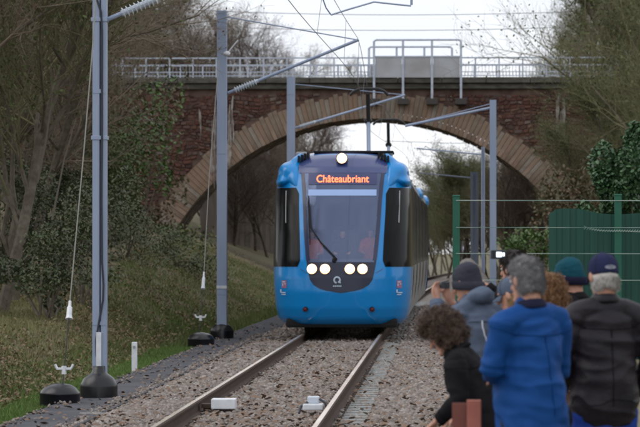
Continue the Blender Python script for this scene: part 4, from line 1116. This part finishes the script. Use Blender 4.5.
# undergrowth: brambles, dead leaves and twigs over the banks
pts = []
for _ in range(70000):
    y = 36 + 120 * npr.rand() ** 1.2; x = -5.3 - npr.rand() * (2.6 + max(0, y - 50) * .13)
    if noise.noise(Vector((x * .7, y * .22, 2))) < -.22 and npr.rand() < .6: continue
    if y < 66 and x < -6.7 and npr.rand() < .9: continue
    pts.append((x, y, ground_z(x, y) + npr.rand() ** 2 * (.30 if y > 62 else .12)))
UC = [(.15, .095, .058), (.20, .13, .08), (.12, .125, .052), (.18, .12, .07), (.22, .15, .095), (.11, .12, .05)]
o = link('undergrowth', leaf_cards(pts, .028, 'undergrowth', UC, tilt=1.2)); meta(o, kind='stuff', label='brown brambles and dead leaves covering the left bank', cat='undergrowth')
pts = []
for _ in range(14000):
    y = 62 + 90 * npr.rand(); x = 1.9 + npr.rand() * 7
    pts.append((x, y, ground_z(x, y) + npr.rand() ** 2 * .5))
o = link('undergrowth', leaf_cards(pts, .06, 'undergrowth_right', UC, tilt=1.2)); meta(o, kind='stuff', label='brown scrub and weeds covering the right bank', cat='undergrowth')
# grass blades
def grass(name, n, fx, hmin, hmax, cols, label):
    V, T = [], []
    for i in range(n):
        x, y = fx(); z = ground_z(x, y) - .01; h = npr.uniform(hmin, hmax); a = npr.uniform(0, 6.28); wd_ = .008
        dx, dy = math.cos(a) * wd_, math.sin(a) * wd_; lx, ly = npr.normal(0, h * .4, 2)
        V += [(x - dx, y - dy, z), (x + dx, y + dy, z), (x + lx, y + ly, z + h)]
    T = np.arange(len(V)).reshape(-1, 3)
    o = link(name, npmesh(name, np.array(V), T, mat('blade_' + name + str(n), cols[0], .8, island=cols))); meta(o, kind='stuff', label=label, cat='grass')
GC = [(.05, .11, .02), (.08, .16, .03), (.11, .18, .04), (.13, .15, .05)]
GD = [(.17, .165, .065), (.13, .14, .05), (.21, .18, .09), (.11, .14, .045), (.17, .12, .065)]
def fx1():
    y = 35 + 55 * npr.rand() ** 1.3
    return -4.72 - npr.rand() ** 1.5 * 1.25, y
grass('verge_grass', 60000, fx1, .04, .11, GC, 'green grass verge along the walkway')
def fx2():
    while True:
        y = 38 + 36 * npr.rand(); x = -5.5 - npr.rand() * 6; return x, y
grass('bank_grass', 95000, fx2, .05, .13, GD, 'dull green grass on top of the left bank')
def fx3():
    y = 68 + 85 * npr.rand(); return -4.75 - npr.rand() ** 1.3 * (2.5 + (y - 68) * .05), y
grass('slope_grass', 46000, fx3, .08, .22, [(.08, .13, .03), (.12, .17, .045), (.15, .155, .06), (.09, .11, .035)], 'green grass on the bank left of the tram')
# ------------------------------------------------------------------ people
M_skin = mat('skin', (.46, .235, .165), .55, var=(.54, .30, .215), vscale=14, bump=.08, bscale=160)
def folds(amp, seed, sc=1.0):
    off = Vector((seed * 3.1, seed * 1.7, seed))
    def f(c):
        q = Vector((c.x * 5, c.y * 5, c.z * 7)) * sc + off
        wv = noise.noise_vector(q * .6) * .7
        a = noise.noise(Vector((q.x * .8, q.y * .8, q.z * 1.7)) + wv); a = 1 - abs(a) * 2.2
        c2 = noise.noise(Vector((q.x * 2.1 + q.z * .8, q.y * 2.1, q.z * 2.6)) + wv)
        return amp * (.75 * a + .45 * c2 - .3)
    return f
# head profile, centre of head at origin, face towards +y
HEAD = [(-.122, .020, .018, .066), (-.112, .040, .036, .052), (-.095, .052, .055, .032), (-.07, .060, .074, .014), (-.04, .067, .088, .004), (-.01, .072, .095, -.002),
        (.02, .075, .098, -.005), (.05, .075, .096, -.008), (.08, .066, .084, -.010), (.102, .050, .064, -.012), (.117, .028, .036, -.012), (.122, .008, .01, -.012)]
def person(label, base, face, H=1.72, lean=0, lean_side=0, twist=0, head=(0, 0, 0), larm=None, rarm=None, bulk=1.0, belly=0, coat=None, coat_len=.80, coat_name='jacket', collar=None,
           trousers=None, hairm=None, hair='short', hair_cols=None, capm=None, seed=1, vox=.011, hands=True, hood=False, fold=.010, zoff=0, name='person', group=None, legs='stand', sl=1.0, crouch=0, piping=None):
    """face: heading in degrees, 0 = away from the camera, 90 = to the left; arms = elbow and wrist in the person's own frame"""
    k = H / 1.74
    M = Matrix.Translation(base) @ Matrix.Rotation(R(face), 4, 'Z') @ Matrix.Scale(k, 4)
    rt = root(name, base, label, 'person', group); WM[rt.name] = Matrix.Translation(base)
    hip = Vector((0, 0, .93)); cr = Vector((0, -crouch * .55, -crouch))
    UB = Matrix.Translation(hip + cr) @ Matrix.Rotation(R(twist), 4, 'Z') @ Matrix.Rotation(R(lean_side), 4, 'Y') @ Matrix.Rotation(-R(lean), 4, 'X') @ Matrix.Translation(-hip)
    U = lambda x, y, z: UB @ Vector((x, y, z))
    neckb = U(0, -.015, 1.46); hc0 = U(0, .025, 1.615)
    HM = Matrix.Translation(hc0) @ Matrix.Rotation(R(face) * 0, 4, 'Z') @ Matrix.Rotation(R(twist + head[0]), 4, 'Z') @ Matrix.Rotation(-R(head[1] + lean * .35), 4, 'X') @ Matrix.Rotation(R(head[2]), 4, 'Y')
    # ---- arms
    arms = []
    for s, a in ((-1, larm), (1, rarm)):
        sh = U(s * .185 * (1 + (bulk - 1) * .6), -.01, 1.385)
        if a is None: a = ((s * .255, -.02, 1.10), (s * .27, .10, .87))
        arms.append((s, sh, Vector(a[0]), Vector(a[1])))
    # ---- body: one continuous surface
    b = MB(); ref = (UB.to_3x3() @ Vector((1, 0, 0)))
    b.tube([U(0, 0, .90), U(0, .01, 1.0), U(0, .0, 1.12), U(0, -.01, 1.28), U(0, -.015, 1.38), U(0, -.015, 1.44)], [(.15, .10), (.14, .095), (.135, .09), (.155, .10), (.14, .08), (.07, .06)], 16, ref=ref, round_caps=True)
    b.tube([U(0, -.015, 1.40), U(0, -.012, 1.48), HM @ Vector((0, -.025, -.05))], [(.065, .062), (.057, .06), (.056, .062)], 14, round_caps=True)
    b.tube([arms[0][1], U(0, -.015, 1.40), arms[1][1]], [.05, .06, .05], 12, round_caps=True)
    for s, sh, el, wr in arms:
        b.tube([sh, sh.lerp(el, .5), el, el.lerp(wr, .45), wr], [.050, .046, .038, .038, .026], 12, round_caps=True)
    if legs == 'stand':
        for s in (-1, 1): b.tube([Vector((s * .09, 0, .92)) + cr, Vector((s * .10, .01 + crouch * .25, .70)) + cr * .75, (s * .105, .015 + crouch * .75, .50 - crouch * .25), (s * .11, -.005 + crouch * .4, .30 - crouch * .08), (s * .115, -.01, .10), (s * .12, .0, .06)], [.085, .078, .056, .055, .036, .038], 12, round_caps=True)
        for s in (-1, 1): b.tube([(s * .12, -.03, .04), (s * .125, .06, .035), (s * .135, .15, .03)], [(.036, .036), (.042, .03), (.04, .022)], 10, ref=(1, 0, 0), round_caps=True)
    hv = []; hr = []
    for (z, a, d, y) in HEAD: hv.append(HM @ Vector((0, y, z))); hr.append((a, d))
    # rings perpendicular to the head's own axis
    n = 24; vs, fs = [], []
    for (z, a, d, y) in HEAD:
        for i in range(n):
            an = 2 * math.pi * i / n; e = 1 if math.sin(an) < 0 else .94
            vs.append(HM @ Vector((a * math.copysign(abs(math.cos(an)) ** .9, math.cos(an)), y + d * e * math.sin(an), z)))
    for j in range(len(HEAD) - 1):
        for i in range(n): fs.append((j * n + i, j * n + (i + 1) % n, (j + 1) * n + (i + 1) % n, (j + 1) * n + i))
    fs.append(tuple(range(n))[::-1]); fs.append(tuple((len(HEAD) - 1) * n + i for i in range(n))); b.add(vs, fs)
    h = lambda x, y, z: HM @ Vector((x, y, z))
    b.tube([h(0, .086, .02), h(0, .098, -.005), h(0, .112, -.032)], [.009, .011, .015], 8, round_caps=True)          # nose
    for s in (-1, 1):
        b.ell(h(s * .080, -.008, -.008), (.010, .019, .033), 10, 8, M=HM.to_3x3() @ Matrix.Rotation(s * R(-14), 3, 'Z'))  # ears
        b.tube([h(s * .018, .088, .028), h(s * .052, .074, .026)], .009, 6, round_caps=True)                         # brow
    b.tube([h(-.024, .084, -.064), h(0, .092, -.063), h(.024, .084, -.064)], .009, 6, round_caps=True)               # lips
    b.tube([h(-.02, .078, -.100), h(0, .084, -.103), h(.02, .078, -.100)], .017, 6, round_caps=True)                # chin
    # ---- hands
    def hand(wr, el, s, curl=.5):
        d = (wr - el).normalized(); side = d.cross(Vector((0, 0, 1)) if abs(d.z) < .8 else Vector((0, 1, 0))).normalized(); nrm = side.cross(d).normalized()
        b.tube([wr - d * .02, wr + d * .02, wr + d * .07, wr + d * .095], [(.024, .018), (.034, .017), (.041, .016), (.038, .013)], 12, ref=side, round_caps=True)
        for i, (o_, L_) in enumerate(((-.030, .066), (-.010, .078), (.010, .072), (.029, .056))):
            p = wr + d * .085 + side * o_; p1 = p + (d * math.cos(curl * .5) - nrm * math.sin(curl * .5)) * L_ * .45 + side * o_ * .12
            p2 = p1 + (d * math.cos(curl * 1.3) - nrm * math.sin(curl * 1.3)) * L_ * .33; p3 = p2 + (d * math.cos(curl * 2) - nrm * math.sin(curl * 2)) * L_ * .26
            b.tube([p, p1, p2, p3], [.0095, .009, .0085, .007], 8, round_caps=True)
        q = wr + d * .025 - side * .028 * s; q1 = q + d * .035 - side * s * .025 - nrm * .01; q2 = q1 + d * .03 - side * s * .006 - nrm * .012
        b.tube([q, q1, q2], [.014, .0115, .009], 8, round_caps=True)
    for s, sh, el, wr in arms: hand(wr, el, s)
    body = remesh('body', b, .0062 if hands else .009, M_skin, 2, T=M, parent=rt)
    # eyes
    for s in (-1, 1):
        e = MB(); e.ell(h(s * .033, .080, .004), (.0135, .010, .0095), 10, 8, M=HM.to_3x3()); o = e.build('eye', mat('eye_white', (.6, .58, .55), .25), rt, smooth=True, T=lambda v: M @ v)
        e = MB(); e.ell(h(s * .033, .0895, .004), (.006, .003, .0062), 8, 6, M=HM.to_3x3()); e.build('iris', mat('iris_dark', (.03, .02, .015), .2), o, smooth=True, T=lambda v: M @ v)
    # ---- coat
    if coat:
        b = MB(); w_ = bulk; hem = coat_len
        prof = [(hem, .195, .145 + belly * .6), (hem + .10, .190, .145 + belly), (1.05, .180, .140 + belly), (1.15, .180, .135 + belly * .8), (1.27, .192, .135), (1.36, .185, .118), (1.42, .135, .092), (1.455, .085, .076)]
        b.tube([U(0, .005 + (belly * .5 if z < 1.2 else 0), z) if z > .93 else (Vector((0, .005 + belly * .5, z)) + cr).lerp(U(0, .005, z), .6) for z, a, d in prof], [(a * w_, d * (1 + (w_ - 1) * .8)) for z, a, d in prof], 22, ref=ref, round_caps=True)
        b.tube([arms[0][1], U(-.09, -.02, 1.415), U(0, -.025, 1.43), U(.09, -.02, 1.415), arms[1][1]], [.070 * sl, .072, .072, .072, .070 * sl], 14, round_caps=True)
        for s, sh, el, wr in arms:
            e1 = wr + (wr - el).normalized() * .0
            b.tube([sh, sh.lerp(el, .3), sh.lerp(el, .7), el, el.lerp(wr, .3), el.lerp(wr, .75), e1], [.078 * sl, .078 * sl, .068 * sl, .066 * sl, .064 * sl, .054 * sl, .046 * sl], 16, round_caps=False)
        if hood:
            b.tube([U(-.105, -.0, 1.455), U(-.07, -.08, 1.49), U(0, -.105, 1.50), U(.07, -.08, 1.49), U(.105, -.0, 1.455)], [.030, .052, .062, .052, .030], 12, round_caps=True)
            b.tube([U(-.085, .02, 1.47), U(-.04, .075, 1.46), U(.04, .075, 1.46), U(.085, .02, 1.47)], .028, 10, round_caps=True)
        cm = remesh(coat_name, b, vox, coat, 3, T=M, parent=rt, disp=folds(fold, seed))
        # collar, hem band
        b = MB()
        if not hood:
            ring = [U(.078 * math.cos(a), -.012 + .070 * math.sin(a), 1.475 + .012 * math.sin(a + 3.14)) for a in [R(100 + i * 20) for i in range(17)]]
            b.tube(ring, [(.013, .032)] * len(ring), 10, ref=None, round_caps=True)
            remesh('collar', b, .007, collar or coat, 3, T=M, parent=rt)
        from mathutils.bvhtree import BVHTree
        bv = BVHTree.FromPolygons([v.co for v in cm.data.vertices], [p.vertices[:] for p in cm.data.polygons])
        dk = [m_ for m_ in (coat,)][0]; sm_ = mat('seam_' + coat.name, tuple(c * .62 for c in coat.node_tree.nodes['Principled BSDF'].inputs['Base Color'].default_value[:3]), .9, spec=.1)
        bd_ = (M.to_3x3() @ UB.to_3x3() @ Vector((0, 1, 0))).normalized()
        def seam(name_, pts, r_=.0028, m_=None, back=False):
            out = []
            for p_ in pts:
                loc = None
                if back: loc, nn, _, _ = bv.ray_cast(M @ Vector(p_), bd_)
                if loc is None: loc, nn, _, _ = bv.find_nearest(M @ Vector(p_))
                out.append(loc + nn * r_ * .4)
            MB().tube(out, r_ * k, 5).build(name_, m_ or sm_, rt)
        arc = lambda z, a0_, a1_, e=.25: [U(e * math.cos(R(a_)), e * math.sin(R(a_)), z) for a_ in range(a0_, a1_ + 1, 6)]
        seam('seam', [U(-.17 + .34 * i / 12, -.4, 1.315 - .012 * math.sin(i / 12 * math.pi)) for i in range(13)], back=True)
        seam('seam', [U(0, -.4, 1.30 - .04 * i) for i in range(12)], back=True)
        seam('hem_stitch', [tuple(Vector((.3 * math.cos(R(a_)), .3 * math.sin(R(a_)), hem + .035)) + cr) for a_ in range(180, 361, 6)], .0022)
        for s, sh, el, wr in arms:
            d_ = (el - sh).normalized(); u_ = d_.orthogonal().normalized(); v_ = d_.cross(u_); c_ = sh + d_ * .045
            seam('sleeve_seam', [c_ + (u_ * math.cos(R(t)) + v_ * math.sin(R(t))) * .1 for t in range(0, 361, 24)], .0025)
            d_ = (wr - el).normalized(); u_ = d_.orthogonal().normalized(); v_ = d_.cross(u_); c_ = wr - d_ * .05
            seam('cuff_seam', [c_ + (u_ * math.cos(R(t)) + v_ * math.sin(R(t))) * .06 for t in range(0, 361, 24)], .0025)
        if piping:
            for pth_ in piping: seam('piping', [U(*q_) for q_ in pth_], .005, M_white)
    if trousers and legs == 'stand':
        b = MB()
        b.tube([Vector((0, 0, .78)) + cr, Vector((0, 0, .86)) + cr, Vector((0, .0, .96)) + cr, UB @ Vector((0, 0, 1.02))], [(.165, .125), (.175, .13), (.165, .12), (.15, .105)], 18, ref=(1, 0, 0), round_caps=True)
        for s in (-1, 1): b.tube([Vector((s * .088, 0, .86)) + cr, Vector((s * .10, .01 + crouch * .25, .68)) + cr * .75, (s * .107, .02 + crouch * .75, .48 - crouch * .25), (s * .112, crouch * .4, .28 - crouch * .08), (s * .118, -.01, .09)], [.105, .096, .075, .068, .062], 16, round_caps=False)
        remesh('trousers', b, .012, trousers, 3, T=M, parent=rt, disp=folds(.009, seed + 5, 1.2))
        for s in (-1, 1):
            b = MB(); b.tube([(s * .12, -.055, .045), (s * .122, .02, .055), (s * .13, .11, .042), (s * .138, .185, .03)], [(.040, .045), (.044, .055), (.050, .040), (.040, .024)], 12, ref=(1, 0, 0), round_caps=True)
            remesh('shoe', b, .009, mat('shoe_leather', (.02, .017, .015), .4), 2, T=M, parent=rt)
    # ---- hair
    if hairm:
        b = MB(); n = 22; vs, fs = [], []; low = {'short': -.075, 'bowl': -.085, 'curly': -.09, 'fringe': -.085}[hair]; th = {'short': .010, 'bowl': .014, 'curly': .030, 'fringe': .006}[hair]
        prof = [(low, .062, .055, -.035), (low + .02, .070, .068, -.030), (-.03, .072, .080, -.022), (.0, .074, .088, -.016), (.04, .0755, .094, -.010), (.07, .070, .089, -.008), (.098, .054, .070, -.011), (.116, .032, .042, -.012), (.124, .010, .012, -.012)]
        if capm: prof = [q for q in prof if q[0] < .02]
        for (z, a, d, y) in prof:
            for i in range(n):
                an = 2 * math.pi * i / n; sn = math.sin(an); yy = y + (d + th) * sn
                lim = .02 if z < -.02 else (.035 if z < .045 else .2)
                if sn > 0: yy = min(yy, lim)
                if z < 0 and hair != 'curly': aa = a + th * (.9 if sn < .1 else -.2)
                else: aa = a + th
                vs.append(h(aa * math.cos(an), yy, z + (th * .8 if z > .08 else 0)))
        for j in range(len(prof) - 1):
            for i in range(n): fs.append((j * n + i, j * n + (i + 1) % n, (j + 1) * n + (i + 1) % n, (j + 1) * n + i))
        fs.append(tuple(range(n))[::-1]); fs.append(tuple((len(prof) - 1) * n + i for i in range(n))); b.add(vs, fs)
        fz = (lambda c: .004 * noise.noise(c * 28)) if hair != 'curly' else (lambda c: .014 * noise.noise(c * 20))
        ho = remesh('hair', b, .007, hairm, 2, T=M, parent=rt, disp=fz)
        # strands
        HI = (M @ HM).inverted(); surf_pts = [(v.co.copy(), v.normal.copy()) for v in ho.data.vertices if not capm or (HI @ v.co).z < -.012]; rr = random.Random(seed)
        sb = MB(); topc = M @ h(0, -.03, .125); Mi = M.to_3x3()
        if hair != 'curly':
            for _ in range(2600 if not capm else 1200):
                p, nn = rr.choice(surf_pts); dn = (p - topc); dn = dn - nn * dn.dot(nn)
                dn = dn.normalized() if dn.length > 1e-4 else Vector((0, 0, -1))
                dn = (dn + Vector((rr.gauss(0, .35), rr.gauss(0, .35), rr.gauss(0, .35))) + nn * .18).normalized(); L_ = rr.uniform(.014, .034) * (1.2 if hair == 'bowl' else 1)
                sd_ = dn.cross(nn).normalized() * .0013
                sb.add([p - sd_, p + sd_, p + dn * L_ * .6 + nn * .005 + sd_ * .7, p + dn * L_ + nn * .002], [(0, 1, 2), (0, 2, 3)])
        else:
            for _ in range(1150):
                p, nn = rr.choice(surf_pts); ax = (nn * .7 + Vector((rr.gauss(0, .5), rr.gauss(0, .5), rr.gauss(-.5, .4)))).normalized()
                u = ax.orthogonal().normalized(); q = ax.cross(u); r_ = rr.uniform(.007, .013); L_ = rr.uniform(.025, .055); ph = rr.uniform(0, 6)
                pts = [p + ax * L_ * t / 9 + (u * math.cos(ph + t * 1.15) + q * math.sin(ph + t * 1.15)) * r_ for t in range(10)]
                sb.tube(pts, [.0022] * 8 + [.0016, .001], 3)
        cols = hair_cols
        so = sb.build('hair_strands', mat('strands_%d' % seed, cols[0], .6, island=cols), ho)
    # ---- headgear
    if capm == 'beanie' or (isinstance(capm, tuple) and capm[0] == 'beanie'):
        col = capm[1]; cuff = capm[2]
        b = MB(); n = 28; vs, fs = [], []
        prof = [(-.035, .083, .105, -.012), (.0, .086, .109, -.010), (.04, .0865, .108, -.010), (.075, .083, .102, -.012), (.105, .070, .088, -.014), (.128, .048, .060, -.016), (.14, .020, .025, -.018), (.143, .004, .005, -.018)]
        for (z, a, d, y) in prof:
            for i in range(n):
                an = 2 * math.pi * i / n; tip = .030 * math.sin(an) if z < .05 else 0
                vs.append(h(a * math.cos(an), y + d * math.sin(an), z + tip * (1 if z < .02 else .5)))
        for j in range(len(prof) - 1):
            for i in range(n): fs.append((j * n + i, j * n + (i + 1) % n, (j + 1) * n + (i + 1) % n, (j + 1) * n + i))
        fs.append(tuple(range(n))[::-1]); fs.append(tuple((len(prof) - 1) * n + i for i in range(n))); b.add(vs, fs)
        bo = remesh('beanie', b, .007, col, 2, T=M, parent=rt, disp=folds(.003, seed + 2, 3))
        b = MB(); n = 60; vs, fs = [], []
        for (z, e_) in ((-.052, .002), (-.048, .008), (-.02, .010), (.004, .009), (.008, .002)):
            for i in range(n):
                an = 2 * math.pi * i / n; rb = .0012 * math.cos(i * math.pi)
                vs.append(h((.086 + e_ + rb) * math.cos(an), -.011 + (.109 + e_ + rb) * math.sin(an), z + .030 * math.sin(an)))
        for j in range(4):
            for i in range(n): fs.append((j * n + i, j * n + (i + 1) % n, (j + 1) * n + (i + 1) % n, (j + 1) * n + i))
        b.add(vs, fs).build('cuff', cuff, bo, T=lambda v: M @ v, smooth=True)
    if isinstance(capm, tuple) and capm[0] == 'cap':
        col = capm[1]
        b = MB(); n = 28; vs, fs = [], []
        prof = [(.005, .083, .103, -.010), (.03, .0845, .105, -.010), (.06, .083, .102, -.010), (.09, .074, .090, -.012), (.113, .056, .068, -.013), (.128, .032, .038, -.013), (.134, .006, .008, -.013)]
        for (z, a, d, y) in prof:
            for i in range(n):
                an = 2 * math.pi * i / n; vs.append(h(a * math.cos(an), y + d * math.sin(an), z + (.006 * math.sin(an) if z < .05 else 0)))
        for j in range(len(prof) - 1):
            for i in range(n): fs.append((j * n + i, j * n + (i + 1) % n, (j + 1) * n + (i + 1) % n, (j + 1) * n + i))
        fs.append(tuple(range(n))[::-1]); fs.append(tuple((len(prof) - 1) * n + i for i in range(n))); b.add(vs, fs)
        co = remesh('cap', b, .006, col, 2, T=M, parent=rt)
        b = MB(); vs, fs = [], []
        for j in range(5):
            for i in range(13):
                an = R(25 + 130 * i / 12); t = j / 4
                vs.append(h(.080 * math.cos(an) * (1 + .02 * t), -.01 + .100 * math.sin(an) + .062 * t * math.sin(an) ** .8, .012 - .020 * t * t - .018 * t * math.cos(an) ** 2))
        for j in range(4):
            for i in range(12): fs.append((j * 13 + i, j * 13 + i + 1, (j + 1) * 13 + i + 1, (j + 1) * 13 + i))
        m2 = MB().add(vs, fs); vs2 = [Vector(v) - (HM.to_3x3() @ Vector((0, 0, .004))) for v in m2.v]; m2.add(vs2, [f[::-1] for f in m2.f[:]])
        m2.build('brim', col, co, T=lambda v: M @ v, smooth=True)
        b = MB(); b.ell(h(0, -.013, .136), (.007, .007, .004), 8, 6); b.build('button', col, co, T=lambda v: M @ v)
        b = MB()
        for i in range(6):
            an = R(30 + i * 60); b.tube([h(a * 1.012 * math.cos(an), y + d * 1.012 * math.sin(an), z + .001) for (z, a, d, y) in prof], .0014, 4)
        b.build('stitching', mat('cap_thread', (.012, .013, .03), .8), co, T=lambda v: M @ v)
        if len(capm) > 2:       # pale oval emblem at the back above the strap
            b = MB(); vs = [h(0, -.117, .035)] + [h(.034 * math.cos(a), -.117 + .016 * abs(math.cos(a)) ** 2 * .4, .033 + .011 * math.sin(a)) for a in [R(i * 15) for i in range(24)]]
            b.add(vs, [(0, i + 1, (i + 1) % 24 + 1) for i in range(24)]); b.build('emblem', capm[2], co, T=lambda v: M @ v)
            b = MB(); b.tube([h(-.02, -.1185, .034), h(-.006, -.1195, .038), h(.006, -.1195, .030), h(.02, -.1185, .035)], .0018, 4); b.build('emblem_mark', mat('cap_thread2', (.02, .02, .05), .8), co, T=lambda v: M @ v)
    return rt, M, HM, arms

def cloth(name, c, v=None, rough=.85, bump=.25, bs=240, sheen=0, spec=.12, **k): return mat(name, c, rough, var=v, vscale=6, bump=bump, bscale=bs, sheen=sheen, spec=spec, **k)
J_blue = cloth('royal_blue_jacket', (.006, .052, .20), (.009, .064, .245), rough=.65)
J_navyc = cloth('navy_collar', (.012, .014, .035), (.018, .02, .045))
J_leather = cloth('dark_leather_jacket', (.010, .0085, .013), (.019, .015, .021), rough=.5, bump=.2, bs=70, spec=.25)
J_grey = cloth('slate_parka', (.085, .112, .165), (.11, .14, .20), rough=.75)
J_black = cloth('black_wool', (.008, .008, .010), (.014, .013, .016))
J_dark = cloth('dark_coat', (.014, .017, .025), (.022, .026, .036))
T_jean = cloth('blue_jeans', (.012, .04, .24), (.022, .06, .31))
T_dark = cloth('dark_trousers', (.02, .022, .03), (.03, .03, .04))
K_teal = cloth('teal_wool', (.006, .050, .075), (.010, .07, .10), bs=120)
K_navy = cloth('navy_wool', (.010, .010, .028), (.016, .016, .04), bs=120)
K_char = cloth('charcoal_wool', (.030, .031, .044), (.045, .047, .065), bs=120)
K_cap = cloth('navy_cap', (.016, .020, .058), (.022, .027, .075))
H_grey = mat('grey_hair', (.10, .10, .108), .7, var=(.19, .19, .20), vscale=30)
H_white = mat('white_hair', (.40, .38, .36), .7, var=(.50, .48, .45), vscale=30)
H_dark = mat('dark_hair', (.010, .008, .008), .5)
H_brown = mat('brown_curls', (.035, .022, .016), .7, var=(.06, .038, .026), vscale=30)
H_ginger = mat('ginger_curls', (.14, .065, .03), .7, var=(.22, .11, .05), vscale=30)
def at(px_, Y, z=-.12): return Vector((P(px_, 300, Y).x, Y, z))
# man in royal blue
person('grey haired man in a royal blue jacket with navy collar seen from behind', at(533, 19.4), 37, H=1.735, lean=2, lean_side=-1, head=(4, 8, 0), bulk=1.06, belly=.06, coat=J_blue, coat_len=.72, collar=J_navyc, trousers=T_dark,
       larm=((-.25, .05, 1.12), (-.07, .24, 1.08)), rarm=((.25, .08, 1.11), (.07, .27, 1.08)), hairm=H_grey, hair='short', hair_cols=[(.08, .08, .088), (.20, .20, .21), (.13, .13, .138), (.27, .27, .275)], seed=2, vox=.009, fold=.015, sl=1.02)
# man in navy cap and dark leather jacket
person('man in navy baseball cap and dark leather jacket with blue jeans at the right', at(605, 20.5), 16, H=1.75, lean=1, head=(6, 10, 0), bulk=1.05, belly=.02, coat=J_leather, coat_len=.86, trousers=T_jean,
       larm=((-.27, .02, 1.12), (-.20, .20, .96)), rarm=((.28, -.01, 1.12), (.25, .17, .93)), hairm=H_white, hair='fringe', hair_cols=[(.35, .33, .31), (.5, .48, .46), (.25, .23, .21)], capm=('cap', K_cap, mat('cap_emblem', (.30, .32, .38), .6)), seed=3, vox=.009, fold=.013, sl=1.0)
# woman in black bending left
person('woman with dark curly hair in a black coat bending forward to the left', at(483, 20.4), 74, H=1.60, lean=27, crouch=.125, head=(-2, 26, 0), bulk=1.12, coat=J_black, coat_len=.80, trousers=T_dark, coat_name='coat',
       larm=((-.25, .08, .99), (-.24, .23, .86)), rarm=((.20, .12, .98), (.16, .22, .88)), hairm=H_brown, hair='curly', hair_cols=[(.03, .018, .012), (.07, .042, .028), (.12, .075, .05), (.045, .028, .02)], seed=4, vox=.010, fold=.010)
# man in slate parka photographing
rb = person('man in charcoal beanie and slate blue parka raising a hand to his face', at(487, 23.4), 46, H=1.70, lean=14, head=(6, 10, 0), bulk=1.14, coat=J_grey, coat_len=.74, coat_name='parka', hood=True, trousers=T_dark,
       larm=((-.24, .22, 1.20), (-.12, .36, 1.46)), rarm=((.22, .32, 1.18), (.06, .38, 1.44)), capm=('beanie', K_char, K_char), seed=5, vox=.010, fold=.013, sl=1.1, piping=[[(-.15, -.3, 1.36 - .03 * i) for i in range(8)], [(.15, -.3, 1.36 - .03 * i) for i in range(8)]])
# man with black hair and camera
person('man with short black hair holding up a small camera behind the others', at(520, 26), 40, H=1.76, lean=4, head=(8, 2, 0), coat=J_black, coat_len=.8, trousers=T_dark,
       larm=((-.25, .22, 1.22), (-.12, .42, 1.48)), rarm=((.25, .22, 1.22), (.04, .42, 1.48)), hairm=H_dark, hair='bowl', hair_cols=[(.008, .006, .006), (.02, .014, .012), (.03, .02, .018)], seed=6, vox=.012)
# person in slate cap, mostly hidden
person('person in a slate blue cap with pale brim, mostly hidden behind the grey haired man', at(526, 23.2), 62, H=1.60, lean=8, head=(4, 14, 0), coat=cloth('brown_coat', (.06, .045, .035), (.09, .07, .05)), coat_len=.8, trousers=T_dark, hairm=H_ginger, hair='fringe', hair_cols=[(.3, .2, .1), (.4, .28, .15)],
       capm=('cap', J_grey), seed=7, vox=.012)
person('person with ginger brown curls between the blue jacket and the teal beanie', at(552, 22.0), 28, H=1.585, lean=3, head=(5, 8, 0), coat=J_dark, coat_len=.8, trousers=T_dark, hairm=H_ginger, hair='curly', hair_cols=[(.10, .045, .02), (.20, .10, .045), (.30, .17, .08), (.14, .07, .035)], seed=8, vox=.012)
person('person in a teal and navy beanie facing left in a black coat', at(581, 24.0), 58, H=1.71, lean=6, head=(8, 12, 0), coat=J_black, coat_len=.8, trousers=T_dark, hairm=None, capm=('beanie', K_teal, K_navy), seed=9, vox=.012, bulk=1.05)
# camera held by the man behind: body with a lit screen
c0 = P(498, 254.5, 25.7)
cm_ = root('compact_camera', c0, 'small camera with a bright lit screen held up left of the black haired man', 'camera')
Mc = Matrix.Translation(c0) @ Matrix.Rotation(R(25), 4, 'Z')
MB().box((-.055, -.012, -.033), (.055, .018, .033), bev=.006, M=Mc).build('camera_body', mat('camera_black', (.02, .022, .03), .4), cm_)
MB().box((-.020, -.016, -.018), (.022, -.013, .018), M=Mc).build('screen', mat('lit_screen', (.8, .85, .9), .3, emit=(.75, .85, 1), estr=1.3), cm_)
MB().box((.030, -.016, -.012), (.046, -.013, .014), M=Mc).build('screen', MATS['lit_screen'], cm_)
MB().tube([Mc @ Vector((0, .018, 0)), Mc @ Vector((0, .045, 0))], .024, 12).build('lens', MATS['camera_black'], cm_)
c1 = P(446, 285, 22.9)
cm2 = root('compact_camera', c1, 'dark camera held to the face of the man in the slate parka', 'camera')
Mc = Matrix.Translation(c1) @ Matrix.Rotation(R(60), 4, 'Z')
MB().box((-.032, -.012, -.024), (.032, .018, .024), bev=.006, M=Mc).build('camera_body', MATS['camera_black'], cm2)
MB().tube([Mc @ Vector((0, .018, 0)), Mc @ Vector((0, .04, 0))], .022, 12).build('lens', MATS['camera_black'], cm2)
# white piping on the parka
Mb = rb[1]
# people in the tram cab (sitting and standing behind the windscreen)
M_vest = cloth('orange_vest', (.75, .13, .04), (.85, .2, .06))
for (px_, dy, Hh, coat_, lab, sd_) in ((341, 1.35, 1.32, J_dark, 'tram driver seated at the middle of the windscreen', 11), (310, 1.5, 1.30, M_vest, 'person in an orange vest behind the wiper inside the cab', 12), (369, 1.6, 1.34, M_vest, 'person in an orange vest at the right side inside the cab', 13)):
    x = (px_ - 341.5) / 51; b_ = TT(Vector((x, dy, .72)))
    person(lab, b_, 180, H=Hh, lean=2, coat=coat_, coat_len=.9, hairm=H_dark, hair='short', hair_cols=[(.01, .008, .008), (.02, .015, .012)], seed=sd_, vox=.02, hands=False, trousers=T_dark,
           larm=((-.26, .10, 1.14), (-.20, .34, 1.12)), rarm=((.26, .10, 1.14), (.20, .34, 1.12)))
